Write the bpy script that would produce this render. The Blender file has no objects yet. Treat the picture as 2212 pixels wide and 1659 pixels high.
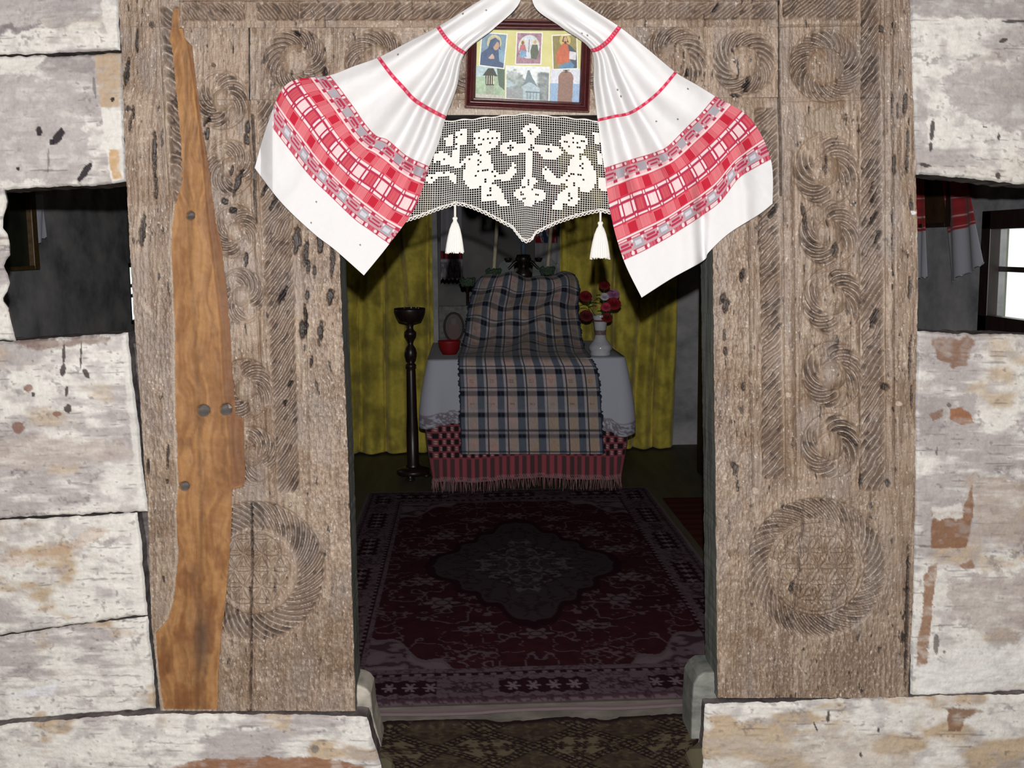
import bpy, bmesh, math
import numpy as np
from mathutils import Matrix, Vector

# ------------------------------------------------------------------ camera, world, flash, exposure
SC = bpy.context.scene
COL = SC.collection
F = 2300.0                 # focal length in photo pixels (2212 x 1659)
CX, CY = 1106.0, 829.5
HC = 1.325                 # lens height over the inner floor
DW = 2.76                  # lens distance to the door wall (wall front is y = 0)
PITCH = math.atan((CY - 530.0) / F)
YAW = math.atan((CX - 1005.0) / F * math.cos(PITCH))
ROLL = -0.010
_f = Vector((math.sin(YAW) * math.cos(PITCH), math.cos(YAW) * math.cos(PITCH), -math.sin(PITCH)))
_r0 = Vector((math.cos(YAW), -math.sin(YAW), 0))
_u0 = _r0.cross(_f)
_r = _r0 * math.cos(ROLL) + _u0 * math.sin(ROLL)
_u = _u0 * math.cos(ROLL) - _r0 * math.sin(ROLL)
CAMPOS = Vector((0, -DW, HC))
cam = bpy.data.cameras.new('camera')
cam.sensor_width = 36.0
cam.lens = 36.0 * F / 2212.0
cam.clip_start = 0.05
camo = bpy.data.objects.new('camera', cam)
COL.objects.link(camo)
camo.matrix_world = Matrix(((_r.x, _u.x, -_f.x, CAMPOS.x), (_r.y, _u.y, -_f.y, CAMPOS.y),
                            (_r.z, _u.z, -_f.z, CAMPOS.z), (0, 0, 0, 1)))
SC.camera = camo

world = bpy.data.worlds.new('overcast_sky')
SC.world = world
world.use_nodes = True
_bg = world.node_tree.nodes['Background']
_bg.inputs[0].default_value = (0.93, 1.0, 0.95, 1)
_bg.inputs[1].default_value = 1.3

# the camera's own flash, 11 cm above the lens
fl = bpy.data.lights.new('camera_flash', 'POINT')
fl.energy = 318.0
fl.shadow_soft_size = 0.012
fl.color = (1.0, 0.985, 0.985)
flo = bpy.data.objects.new('camera_flash', fl)
COL.objects.link(flo)
flo.location = CAMPOS + _u * 0.115 + _r * 0.005 - _f * 0.02

SC.view_settings.view_transform = 'Standard'
SC.view_settings.look = 'None'
SC.view_settings.exposure = 0.0
SC.view_settings.gamma = 1.0
SC.view_settings.use_curve_mapping = False

# ------------------------------------------------------------------ pixel helpers (points on real planes)
FV = np.array(_f); RV = np.array(_r); UV_ = np.array(_u); CV = np.array(CAMPOS)

def ray(px, py):
    px = np.asarray(px, float); py = np.asarray(py, float)
    a = (px - CX) / F; b = (CY - py) / F
    return FV + a[..., None] * RV + b[..., None] * UV_

def PY(px, py, y=0.0):          # point on the plane y
    d = ray(px, py)
    t = (np.asarray(y, float) - CV[1]) / d[..., 1]
    return CV + d * t[..., None]

def PX(px, py, x):              # point on the plane x
    d = ray(px, py)
    t = (np.asarray(x, float) - CV[0]) / d[..., 0]
    return CV + d * t[..., None]

def PZ(px, py, z):              # point on the plane z
    d = ray(px, py)
    t = (np.asarray(z, float) - CV[2]) / d[..., 2]
    return CV + d * t[..., None]

def S(r, g=None, b=None):       # sRGB 0..255 to linear
    c = np.array((r, r, r) if g is None else (r, g, b), float) / 255.0
    return np.where(c <= 0.04045, c / 12.92, ((c + 0.055) / 1.055) ** 2.4)

# ------------------------------------------------------------------ numpy noise and masks
def _hash(ix, iy, seed):
    n = (ix * 374761393 + iy * 668265263 + seed * 144665) & 0xFFFFFFFF
    n = ((n ^ (n >> 13)) * 1274126177) & 0xFFFFFFFF
    return ((n ^ (n >> 16)) & 0xFFFF) / 65535.0

def vnoise(x, y, seed=0):
    x = np.asarray(x, float); y = np.asarray(y, float)
    ix = np.floor(x).astype(np.int64); iy = np.floor(y).astype(np.int64)
    fx = x - ix; fy = y - iy
    fx = fx * fx * (3 - 2 * fx); fy = fy * fy * (3 - 2 * fy)
    a = _hash(ix, iy, seed); b = _hash(ix + 1, iy, seed)
    c = _hash(ix, iy + 1, seed); d = _hash(ix + 1, iy + 1, seed)
    return (a * (1 - fx) + b * fx) * (1 - fy) + (c * (1 - fx) + d * fx) * fy

def fbm(x, y, octv=4, seed=0):
    s = 0.0; amp = 0.5; tot = 0.0
    for k in range(octv):
        s = s + amp * vnoise(x, y, seed + 17 * k)
        tot += amp; amp *= 0.5
        x = np.asarray(x) * 2.03 + 11.3; y = np.asarray(y) * 2.03 + 5.7
    return s / tot

def sst(a, b, x):
    t = np.clip((x - a) / (b - a), 0, 1)
    return t * t * (3 - 2 * t)

def mix(a, b, t):
    t = np.asarray(t)[..., None]
    return a * (1 - t) + b * t

def inpoly(px, py, poly):
    res = np.zeros(np.shape(px), bool)
    n = len(poly)
    for i in range(n):
        x0, y0 = poly[i]; x1, y1 = poly[(i + 1) % n]
        if y0 == y1:
            continue
        c = ((y0 > py) != (y1 > py)) & (px < (x1 - x0) * (py - y0) / (y1 - y0) + x0)
        res ^= c
    return res

def lin(pts):                   # piecewise-linear function x(y) from (y, x) pairs
    a = np.array(sorted(pts), float)
    return lambda y: np.interp(y, a[:, 0], a[:, 1])

# ------------------------------------------------------------------ object helpers
def setp(o, label=None, cat=None, group=None, kind=None):
    if label: o['label'] = label
    if cat: o['category'] = cat
    if group: o['group'] = group
    if kind: o['kind'] = kind
    return o

def empty(name, loc=(0, 0, 0), **kw):
    o = bpy.data.objects.new(name, None)
    o.empty_display_size = 0.05
    o.location = loc
    COL.objects.link(o)
    return setp(o, **kw)

def link(name, me, parent=None, **kw):
    o = bpy.data.objects.new(name, me)
    COL.objects.link(o)
    if parent is not None:
        o.parent = parent
        bpy.context.view_layer.update()
        o.matrix_parent_inverse = parent.matrix_world.inverted()
    return setp(o, **kw)

def mesh_np(name, V, Q, C=None, mats=(), midx=None, smooth=True):
    V = np.asarray(V, np.float32).reshape(-1, 3)
    Q = np.asarray(Q, np.int32)
    me = bpy.data.meshes.new(name)
    me.vertices.add(len(V)); me.vertices.foreach_set('co', V.ravel())
    k = Q.shape[1]
    me.loops.add(Q.size); me.loops.foreach_set('vertex_index', Q.ravel())
    me.polygons.add(len(Q))
    me.polygons.foreach_set('loop_start', np.arange(0, Q.size, k, dtype=np.int32))
    me.polygons.foreach_set('loop_total', np.full(len(Q), k, np.int32))
    if midx is not None:
        me.polygons.foreach_set('material_index', np.asarray(midx, np.int32))
    for m in mats:
        me.materials.append(m)
    me.update(calc_edges=True)
    me.validate()
    if smooth is True:
        me.polygons.foreach_set('use_smooth', np.ones(len(me.polygons), bool))
    elif smooth is not False:
        me.polygons.foreach_set('use_smooth', np.asarray(smooth, bool))
    if C is not None:
        C = np.asarray(C, np.float32).reshape(-1, 3)
        at = me.color_attributes.new('Col', 'FLOAT_COLOR', 'POINT')
        at.data.foreach_set('color', np.concatenate([np.clip(C, 0, 1), np.ones((len(C), 1), np.float32)], 1).ravel())
    return me

def grid_quads(nv, nu, close_u=False):
    idx = np.arange(nv * nu).reshape(nv, nu)
    if close_u:
        idx = np.concatenate([idx, idx[:, :1]], 1)
    a = idx[:-1, :-1].ravel(); b = idx[:-1, 1:].ravel(); c = idx[1:, 1:].ravel(); d = idx[1:, :-1].ravel()
    return np.stack([a, d, c, b], 1)

def grid_obj(name, P, C=None, mats=(), parent=None, back=None, solid=0.0, smooth=True, cap=False, **kw):
    """surface from P[nv,nu,3]; back: a y value (or offset vector) the border is extruded to, giving the slab its sides"""
    nv, nu = P.shape[:2]
    V = P.reshape(-1, 3); Q = grid_quads(nv, nu)
    mi = np.zeros(len(Q), int); sm = np.ones(len(Q), bool) if smooth else np.zeros(len(Q), bool)
    CC = None if C is None else C.reshape(-1, 3)
    if back is not None:
        idx = np.arange(nv * nu).reshape(nv, nu)
        loop = np.concatenate([idx[0, :-1], idx[:-1, -1], idx[-1, :0:-1], idx[:0:-1, 0]])
        B0 = V[loop].copy(); B1 = B0.copy()
        if np.ndim(back) == 0:
            B1[:, 1] = back
        else:
            B1 = B1 + np.asarray(back)
        n0 = len(V); m = len(loop)
        V = np.concatenate([V, B0, B1])
        i = np.arange(m); j = (i + 1) % m
        q = np.stack([n0 + i, n0 + j, n0 + m + j, n0 + m + i], 1)
        Q = np.concatenate([Q, q]); mi = np.concatenate([mi, np.ones(m, int) * (1 if len(mats) > 1 else 0)])
        sm = np.concatenate([sm, np.zeros(m, bool)])
        if CC is not None:
            CC = np.concatenate([CC, CC[loop], CC[loop]])
    me = mesh_np(name, V, Q, CC, mats, mi, sm)
    o = link(name, me, parent, **kw)
    if solid:
        md = o.modifiers.new('thickness', 'SOLIDIFY'); md.thickness = solid; md.offset = 0
    return o

def bm_obj(name, bm, mat, parent=None, smooth=False, bevel=0.0, segs=2, **kw):
    me = bpy.data.meshes.new(name)
    bmesh.ops.recalc_face_normals(bm, faces=bm.faces)
    bm.to_mesh(me); bm.free()
    for m in (mat if isinstance(mat, (list, tuple)) else [mat]):
        me.materials.append(m)
    if smooth:
        me.polygons.foreach_set('use_smooth', np.ones(len(me.polygons), bool))
    o = link(name, me, parent, **kw)
    if bevel:
        b = o.modifiers.new('bevel', 'BEVEL'); b.width = bevel; b.segments = segs; b.limit_method = 'ANGLE'
    return o

def bx(bm, x0, x1, y0, y1, z0, z1):
    v = [bm.verts.new(p) for p in ((x0, y0, z0), (x1, y0, z0), (x1, y1, z0), (x0, y1, z0),
                                   (x0, y0, z1), (x1, y0, z1), (x1, y1, z1), (x0, y1, z1))]
    for f in ((0, 3, 2, 1), (4, 5, 6, 7), (0, 1, 5, 4), (1, 2, 6, 5), (2, 3, 7, 6), (3, 0, 4, 7)):
        bm.faces.new([v[i] for i in f])

def prism(bm, front, back):     # two equal loops of points
    a = [bm.verts.new(p) for p in front]; b = [bm.verts.new(p) for p in back]
    n = len(a)
    bm.faces.new(a); bm.faces.new(b[::-1])
    for i in range(n):
        j = (i + 1) % n
        bm.faces.new([a[j], a[i], b[i], b[j]])

def tube_np(pts, rad, n=8, V=None, Q=None):
    pts = np.asarray(pts, float); m = len(pts)
    rad = np.broadcast_to(np.asarray(rad, float), (m,))
    tg = np.gradient(pts, axis=0)
    tg /= np.linalg.norm(tg, axis=1)[:, None] + 1e-12
    ref = np.where(np.abs(tg[:, 1:2]) < 0.9, np.array([[0, 1.0, 0]]), np.array([[1.0, 0, 0]]))
    a = np.cross(tg, ref); a /= np.linalg.norm(a, axis=1)[:, None] + 1e-12
    b = np.cross(tg, a)
    th = np.linspace(0, 2 * np.pi, n, endpoint=False)
    P = pts[:, None] + rad[:, None, None] * (a[:, None] * np.cos(th)[None, :, None] + b[:, None] * np.sin(th)[None, :, None])
    return P.reshape(-1, 3), grid_quads(m, n, True)

class NB:                       # collects numpy geometry into one mesh
    def __init__(s): s.V = []; s.Q = []; s.n = 0
    def add(s, V, Q):
        V = np.asarray(V).reshape(-1, 3)
        s.V.append(V); s.Q.append(np.asarray(Q) + s.n); s.n += len(V)
    def tube(s, pts, rad, n=8): s.add(*tube_np(pts, rad, n))
    def obj(s, name, mat, parent=None, smooth=True, **kw):
        return link(name, mesh_np(name, np.concatenate(s.V), np.concatenate(s.Q), None, [mat], None, smooth), parent, **kw)

def lathe(name, prof, mat, parent=None, n=32, at=(0, 0, 0), **kw):   # prof: (radius, z) pairs
    prof = np.asarray(prof, float)
    th = np.linspace(0, 2 * np.pi, n, endpoint=False)
    P = np.stack([prof[:, 0, None] * np.cos(th), prof[:, 0, None] * np.sin(th), np.broadcast_to(prof[:, 1, None], (len(prof), n))], -1)
    P = P + np.asarray(at)
    return link(name, mesh_np(name, P, grid_quads(len(prof), n, True), None, [mat]), parent, **kw)

def catmull(rows, t):           # rows [m,...], t in 0..m-1
    rows = np.asarray(rows, float); m = len(rows)
    i = np.clip(np.floor(t).astype(int), 0, m - 2); f = t - i
    g = lambda k: rows[np.clip(k, 0, m - 1)]
    p0, p1, p2, p3 = g(i - 1), g(i), g(i + 1), g(i + 2)
    f = f.reshape((-1,) + (1,) * (rows.ndim - 1))
    return 0.5 * (2 * p1 + (p2 - p0) * f + (2 * p0 - 5 * p1 + 4 * p2 - p3) * f ** 2 + (3 * p1 - p0 - 3 * p2 + p3) * f ** 3)

def resample(poly, n):
    p = np.asarray(poly, float)
    s = np.concatenate([[0], np.cumsum(np.linalg.norm(np.diff(p, axis=0), axis=1))])
    k = np.linspace(0, len(p) - 1, 200)
    pp = catmull(p, k)
    s = np.concatenate([[0], np.cumsum(np.linalg.norm(np.diff(pp, axis=0), axis=1))])
    u = np.linspace(0, s[-1], n)
    return np.stack([np.interp(u, s, pp[:, c]) for c in range(p.shape[1])], -1)

# ------------------------------------------------------------------ materials
def newmat(name):
    m = bpy.data.materials.new(name); m.use_nodes = True
    return m, m.node_tree.nodes, m.node_tree.links, m.node_tree.nodes['Principled BSDF']

def mat_attr(name, rough=0.8, spec=0.3, nscale=400.0, namt=0.15, bump=0.0, bscale=600.0, sheen=0.0):
    """pigment from the mesh colour layer, broken up by procedural noise"""
    m, N, L, P = newmat(name)
    at = N.new('ShaderNodeAttribute'); at.attribute_name = 'Col'
    tc = N.new('ShaderNodeTexCoord')
    nz = N.new('ShaderNodeTexNoise'); nz.inputs['Scale'].default_value = nscale; nz.inputs['Detail'].default_value = 4
    L.new(tc.outputs['Object'], nz.inputs['Vector'])
    mr = N.new('ShaderNodeMapRange'); mr.inputs[1].default_value = 0.3; mr.inputs[2].default_value = 0.7
    mr.inputs[3].default_value = 1 - namt; mr.inputs[4].default_value = 1 + namt
    L.new(nz.outputs['Fac'], mr.inputs[0])
    mx = N.new('ShaderNodeVectorMath'); mx.operation = 'SCALE'
    L.new(at.outputs['Color'], mx.inputs[0]); L.new(mr.outputs[0], mx.inputs['Scale'])
    L.new(mx.outputs[0], P.inputs['Base Color'])
    P.inputs['Roughness'].default_value = rough
    P.inputs['Specular IOR Level'].default_value = spec
    if sheen:
        P.inputs['Sheen Weight'].default_value = sheen; P.inputs['Sheen Roughness'].default_value = 0.5
    if bump:
        n2 = N.new('ShaderNodeTexNoise'); n2.inputs['Scale'].default_value = bscale; n2.inputs['Detail'].default_value = 5
        L.new(tc.outputs['Object'], n2.inputs['Vector'])
        b = N.new('ShaderNodeBump'); b.inputs['Strength'].default_value = 0.8; b.inputs['Distance'].default_value = bump
        L.new(n2.outputs['Fac'], b.inputs['Height']); L.new(b.outputs[0], P.inputs['Normal'])
    return m

def mat_noise(name, cols, scale=(20, 20, 20), rough=0.8, spec=0.3, bump=0.0, detail=6, pos=None, metal=0.0):
    """procedural colour ramp over stretched noise in object space"""
    m, N, L, P = newmat(name)
    tc = N.new('ShaderNodeTexCoord'); mp = N.new('ShaderNodeMapping')
    mp.inputs['Scale'].default_value = scale
    nz = N.new('ShaderNodeTexNoise'); nz.inputs['Scale'].default_value = 1.0; nz.inputs['Detail'].default_value = detail
    nz.inputs['Roughness'].default_value = 0.6
    L.new(tc.outputs['Object'], mp.inputs[0]); L.new(mp.outputs[0], nz.inputs['Vector'])
    cr = N.new('ShaderNodeValToRGB')
    pos = pos or list(np.linspace(0.3, 0.7, len(cols)))
    while len(cr.color_ramp.elements) < len(cols):
        cr.color_ramp.elements.new(0.5)
    for e, c, p in zip(cr.color_ramp.elements, cols, pos):
        e.position = p; e.color = (*[float(k) for k in c], 1)
    L.new(nz.outputs['Fac'], cr.inputs[0]); L.new(cr.outputs[0], P.inputs['Base Color'])
    P.inputs['Roughness'].default_value = rough; P.inputs['Specular IOR Level'].default_value = spec
    P.inputs['Metallic'].default_value = metal
    if bump:
        b = N.new('ShaderNodeBump'); b.inputs['Distance'].default_value = bump; b.inputs['Strength'].default_value = 0.8
        L.new(nz.outputs['Fac'], b.inputs['Height']); L.new(b.outputs[0], P.inputs['Normal'])
    return m

def mat_glass(name, tint=(1, 1, 1)):
    m, N, L, P = newmat(name)
    N.remove(P)
    tr = N.new('ShaderNodeBsdfTransparent'); tr.inputs[0].default_value = (*tint, 1)
    gl = N.new('ShaderNodeBsdfGlossy'); gl.inputs['Roughness'].default_value = 0.03
    lw = N.new('ShaderNodeLayerWeight'); lw.inputs[0].default_value = 0.5
    pw = N.new('ShaderNodeMath'); pw.operation = 'POWER'; pw.inputs[1].default_value = 5.0
    L.new(lw.outputs['Facing'], pw.inputs[0])
    fr = N.new('ShaderNodeMath'); fr.operation = 'MULTIPLY_ADD'; fr.inputs[1].default_value = 0.9; fr.inputs[2].default_value = 0.045
    L.new(pw.outputs[0], fr.inputs[0])
    mx = N.new('ShaderNodeMixShader')
    L.new(fr.outputs[0], mx.inputs[0]); L.new(tr.outputs[0], mx.inputs[1]); L.new(gl.outputs[0], mx.inputs[2])
    L.new(mx.outputs[0], N['Material Output'].inputs[0])
    return m

M_CARVED = mat_attr('carved_old_wood', 0.42, 0.55, 90, 0.12, 0.0016, 330)
M_JAMB = mat_noise('grey_weathered_side', [S(70, 74, 72), S(112, 116, 112), S(140, 142, 138)], (60, 60, 6), 0.75, 0.3, 0.002)
M_ORANGE = mat_attr('bare_orange_wood', 0.6, 0.35, 60, 0.10, 0.0005, 300)
M_WASH = mat_attr('flaking_whitewash', 0.85, 0.25, 120, 0.07, 0.0015, 160)
M_WASHSIDE = mat_noise('weathered_log_side', [S(66, 60, 62), S(105, 98, 98), S(135, 128, 125)], (15, 15, 40), 0.9, 0.2, 0.002)
M_LINEN = mat_attr('linen_weave', 0.85, 0.15, 900, 0.04, 0.0003, 1500, 0.1)
M_LACE = mat_noise('white_crochet_cotton', [S(228, 226, 220), S(240, 238, 233)], (300, 300, 300), 0.85, 0.15, 0.0003)
M_FRAMEWOOD = mat_noise('dark_red_lacquer', [S(52, 14, 18), S(74, 24, 26)], (60, 60, 60), 0.22, 0.6)
M_PRINT = mat_attr('printed_paper', 0.5, 0.35, 300, 0.05)
M_GLASS = mat_glass('thin_glass')

# ------------------------------------------------------------------ the log wall round the doorway (front at y = 0)
WALLY = 0.012
W_WHITE = S(227, 225, 219) * 1.04
W_GREY = S(180, 173, 172) * 1.0
W_DARK = S(92, 84, 90)
W_BEIGE = S(196, 176, 150)
W_BROWN = S(150, 112, 84)

def wash_paint(px, py, seed, grey=0.5, beige=0.15, streak=1.0):
    big = fbm(px / 170, py / 95, 5, seed)
    st = fbm(px / 60, py / 9, 4, seed + 3)
    fine = fbm(px / 14, py / 10, 4, seed + 5)
    g = sst(0.62 - grey * 0.3, 0.72 - grey * 0.22, big * 0.72 + st * 0.28 * streak + (1 - streak) * 0.14)
    c = mix(W_WHITE, W_GREY, g * 0.9)
    b = sst(0.56, 0.75, fbm(px / 120 + 40, py / 60, 4, seed + 9)) * beige * 2.2
    c = mix(c, W_BEIGE, np.clip(b, 0, 1))
    c = mix(c, W_DARK, sst(0.70, 0.80, fine) * 0.55)
    c = mix(c, W_GREY * 0.92, sst(0.50, 0.72, fbm(px / 34, py / 22, 5, seed + 13)) * 0.55)
    c = mix(c, W_DARK * 1.2, sst(0.62, 0.78, fbm(px / 48 + 7, py / 30, 5, seed + 15)) * sst(0.45, 0.6, fbm(px / 7, py / 6, 3, seed + 17)) * 0.5)
    c = c * (0.88 + 0.24 * fine)[..., None]
    line = sst(0.73, 0.82, fbm(px / 90, py / 3.5, 3, seed + 21))
    return mix(c, W_DARK, line * 0.5)

def blot(c, px, py, cx, cy, rx, ry, col, amt=1.0, seed=1, rough=0.5, ang=0.0):
    dx, dy = px - cx, py - cy
    ca, sa = math.cos(ang), math.sin(ang)
    u = (dx * ca + dy * sa) / rx; v = (-dx * sa + dy * ca) / ry
    d = np.sqrt(u * u + v * v) + (fbm(px / (6 + rx * 0.25), py / (6 + ry * 0.25), 4, seed) - 0.5) * 2 * rough
    return mix(c, np.asarray(col), sst(1.08, 0.9, d) * amt)

def polyblot(c, px, py, poly, col, amt=1.0, seed=1, warp=10.0):
    n1 = (fbm(px / 18, py / 14, 4, seed) - 0.5) * 2 * warp; n2 = (fbm(px / 18 + 31, py / 14, 4, seed + 2) - 0.5) * 2 * warp
    n3 = (fbm(px / 5, py / 4, 3, seed + 4) - 0.5) * warp; n4 = (fbm(px / 5, py / 4 + 9, 3, seed + 6) - 0.5) * warp
    k = 0
    for q in (-1.2, -0.4, 0.4, 1.2):
        k = k + inpoly(px + n1 * (1 + 0.35 * q) + n3 * q, py + n2 * (1 + 0.35 * q) + n4 * q, poly) * 0.25
    k = k * (0.62 + 0.38 * sst(0.30, 0.55, fbm(px / 22, py / 13, 4, seed + 40)))
    return mix(c, np.asarray(col), k * amt)

def row_grid(y0, y1, xl, xr, step=2.0, top=None, bot=None):
    """pixel-space grid between the edges xl(y), xr(y); top(x), bot(x) bend the end rows"""
    nv = max(3, int((y1 - y0) / step) + 1)
    ys = np.linspace(y0, y1, nv)
    a, b = xl(ys), xr(ys)
    nu = max(3, int(np.max(b - a) / step) + 1)
    s = np.linspace(0, 1, nu)[None, :]
    px = a[:, None] * (1 - s) + b[:, None] * s
    t = np.linspace(0, 1, nv)[:, None]
    T = top(px) if top else np.full_like(px, y0)
    B = bot(px) if bot else np.full_like(px, y1)
    return px, T * (1 - t) + B * t, s * np.ones_like(px), t * np.ones_like(px)

def hfun(pairs):                 # y(x)
    a = np.array(sorted(pairs), float)
    return lambda x: np.interp(x, a[:, 0], a[:, 1])

def slab(name, px, py, h, C, mats, parent, y=0.0, back=0.14, **kw):
    """front surface through the photo points on plane y, raised h metres to the viewer, with sides back to y = back"""
    P = PY(px, py, y)
    P[..., 1] -= h
    return grid_obj(name, P, C, mats, parent, back, **kw)

def edge_round(s, t, px_w, px_h, r=7.0, depth=0.010):
    d = np.minimum(np.minimum(s, 1 - s) * px_w, np.minimum(t, 1 - t) * px_h)
    return -depth * (1 - np.clip(d / r, 0, 1)) ** 2

WALL = empty('wall_front', (0, 0, 0), kind='structure', label='whitewashed log wall around the carved doorway', cat='wall')

def log(y0, y1, xl, xr, seed, top=None, bot=None, y=WALLY, paint=None, step=2.5, name='log', back=0.14, **pk):
    px, py, s, t = row_grid(y0, y1, xl, xr, step, top, bot)
    jx = (fbm(px / 25, py / 25, 3, seed + 70) - 0.5) * 5 * (np.minimum(s, 1 - s) < 0.02)
    jy = (fbm(px / 18, py / 18, 3, seed + 71) - 0.5) * 6 * (np.minimum(t, 1 - t) < 0.03)
    px = px + jx; py = py + jy
    C = wash_paint(px, py, seed, **pk)
    if paint: C = paint(C, px, py)
    h = edge_round(s, t, 500, y1 - y0) + (fbm(px / 130, py / 60, 3, seed + 2) - 0.5) * 0.016 \
        + (fbm(px / 30, py / 5, 3, seed + 8) - 0.5) * 0.003 + (fbm(px / 12, py / 12, 3, seed + 6) - 0.5) * 0.003
    return slab(name, px, py, h, C, [M_WASH, M_WASHSIDE], WALL, y, back)

LX = -140.0     # left end of the detailed logs (outside the frame)
RX = 2360.0

def p_l1(C, px, py):
    C = polyblot(C, px, py, [(-140, -40), (240, -40), (215, 40), (120, 58), (-140, 66)], W_GREY * 0.95, 0.75, 11, 16)
    C = polyblot(C, px, py, [(-60, 56), (40, 50), (95, 52), (60, 70), (-60, 72)], W_DARK * 1.3, 0.7, 12, 14)
    return polyblot(C, px, py, [(205, -40), (262, -40), (262, 120), (235, 90)], W_WHITE, 0.9, 13, 8)
log(-90, 113, lambda y: y * 0 + LX, lin([(-90, 252), (0, 253), (112, 258)]), 101,
    bot=hfun([(LX, 118), (60, 116), (130, 112), (258, 108)]), paint=p_l1, grey=0.45)

def p_l2(C, px, py):
    C = polyblot(C, px, py, [(-140, 168), (60, 158), (150, 168), (175, 250), (200, 330), (150, 390), (-140, 400)], W_GREY * 1.02, 0.8, 21, 22)
    C = polyblot(C, px, py, [(-140, 118), (95, 122), (75, 155), (0, 160), (-140, 158)], W_WHITE, 0.95, 22, 8)
    C = polyblot(C, px, py, [(75, 150), (100, 122), (200, 118), (205, 160), (140, 150)], W_GREY * 0.75, 0.9, 23, 10)
    C = polyblot(C, px, py, [(204, 112), (262, 112), (258, 232), (218, 232)], S(190, 168, 142), 0.95, 24, 4)
    C = polyblot(C, px, py, [(218, 232), (262, 232), (268, 395), (240, 395)], W_WHITE, 0.95, 25, 4)
    C = polyblot(C, px, py, [(236, 322), (256, 322), (262, 386), (242, 388)], S(206, 172, 128), 0.95, 26, 4)
    for (x, y, rx, ry, an) in ((126, 295, 9, 22, 0.5), (85, 283, 6, 10, 0), (244, 215, 4, 5, 0), (183, 372, 8, 26, 0.6), (38, 364, 4, 4, 0),
                               (112, 308, 6, 6, 0), (205, 190, 3, 22, -0.1), (100, 368, 40, 2, 0), (103, 345, 2, 28, 0)):
        C = blot(C, px, py, x, y, rx, ry, S(40, 32, 40), 0.95 if min(rx, ry) > 3.5 else 0.5, int(x), 0.45, an)
    return C
log(116, 402, lambda y: y * 0 + LX, lin([(116, 262), (300, 267), (400, 272)]), 102,
    top=hfun([(LX, 121), (90, 119), (100, 122), (262, 112)]), bot=hfun([(LX, 412), (12, 409), (120, 403), (200, 400), (275, 392)]), paint=p_l2, grey=0.6, beige=0.05, y=WALLY - 0.004)

# rounded log ends left of the small opening
lump = lin([(395, 2), (410, 8), (436, 12), (452, 8), (475, 3), (492, 2), (505, 12), (530, 17), (552, 17), (562, 9), (575, 2), (590, 10), (612, 16), (630, 12),
            (645, 2), (652, 3), (666, 16), (690, 21), (708, 24), (735, 30)])
log(398, 736, lambda y: y * 0 + LX, lump, 103, grey=0.35, y=WALLY + 0.004, back=0.03)

def p_l3(C, px, py):
    C = polyblot(C, px, py, [(20, 732), (160, 730), (235, 728), (235, 745), (140, 748), (60, 752)], S(120, 92, 78), 0.7, 31, 10)
    for (x, y, rx, ry, an) in ((138, 765, 4, 22, 0), (136, 800, 6, 14, 0.2), (148, 882, 8, 10, 0), (144, 845, 4, 12, 0), (187, 806, 5, 13, -0.5),
                               (72, 852, 5, 5, 0), (175, 765, 2, 30, 0)):
        C = blot(C, px, py, x, y, rx, ry, S(62, 50, 48), 0.9, int(x), 0.35, an)
    for (x, y, rx, ry) in ((124, 894, 9, 6), (40, 924, 14, 14), (62, 838, 10, 8)):
        C = blot(C, px, py, x, y, rx, ry, S(128, 82, 60), 0.75, int(x), 0.3)
    C = polyblot(C, px, py, [(-140, 950), (120, 940), (300, 960), (300, 990), (60, 1010), (-140, 990)], S(186, 170, 158), 0.45, 33, 22)
    return polyblot(C, px, py, [(262, 735), (285, 735), (318, 1105), (300, 1105)], W_WHITE * 0.97, 0.8, 32, 5)
log(724, 1110, lambda y: y * 0 + LX, lin([(728, 273), (860, 289), (1000, 305), (1110, 318)]), 104,
    top=hfun([(LX, 742), (30, 737), (150, 728), (275, 720)]), bot=hfun([(LX, 1122), (0, 1120), (318, 1106)]), paint=p_l3, grey=0.5, beige=0.3, y=WALLY - 0.002)

def p_l4(C, px, py):
    C = polyblot(C, px, py, [(-140, 1200), (100, 1190), (200, 1140), (232, 1148), (180, 1190), (60, 1215), (-140, 1216)], S(188, 154, 126), 0.40, 41, 18)
    return polyblot(C, px, py, [(292, 1112), (300, 1112), (320, 1336), (290, 1330), (285, 1200)], W_WHITE, 0.75, 42, 5)
log(1112, 1345, lambda y: y * 0 + LX, lin([(1110, 294), (1180, 303), (1340, 316)]), 105,
    top=hfun([(LX, 1126), (0, 1124), (300, 1110)]), bot=hfun([(LX, 1384), (0, 1374), (120, 1356), (320, 1330)]), paint=p_l4, grey=0.3, beige=0.55)

def p_l5(C, px, py):
    return polyblot(C, px, py, [(20, 1505), (100, 1480), (130, 1472), (110, 1500), (40, 1510)], S(232, 234, 238), 0.9, 51, 8)
log(1345, 1560, lambda y: y * 0 + LX, lin([(1340, 316), (1535, 335)]), 106,
    top=hfun([(LX, 1387), (0, 1377), (120, 1359), (320, 1333)]), bot=hfun([(LX, 1572), (0, 1562), (140, 1547), (336, 1533)]), paint=p_l5, grey=0.25, beige=0.55)

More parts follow.
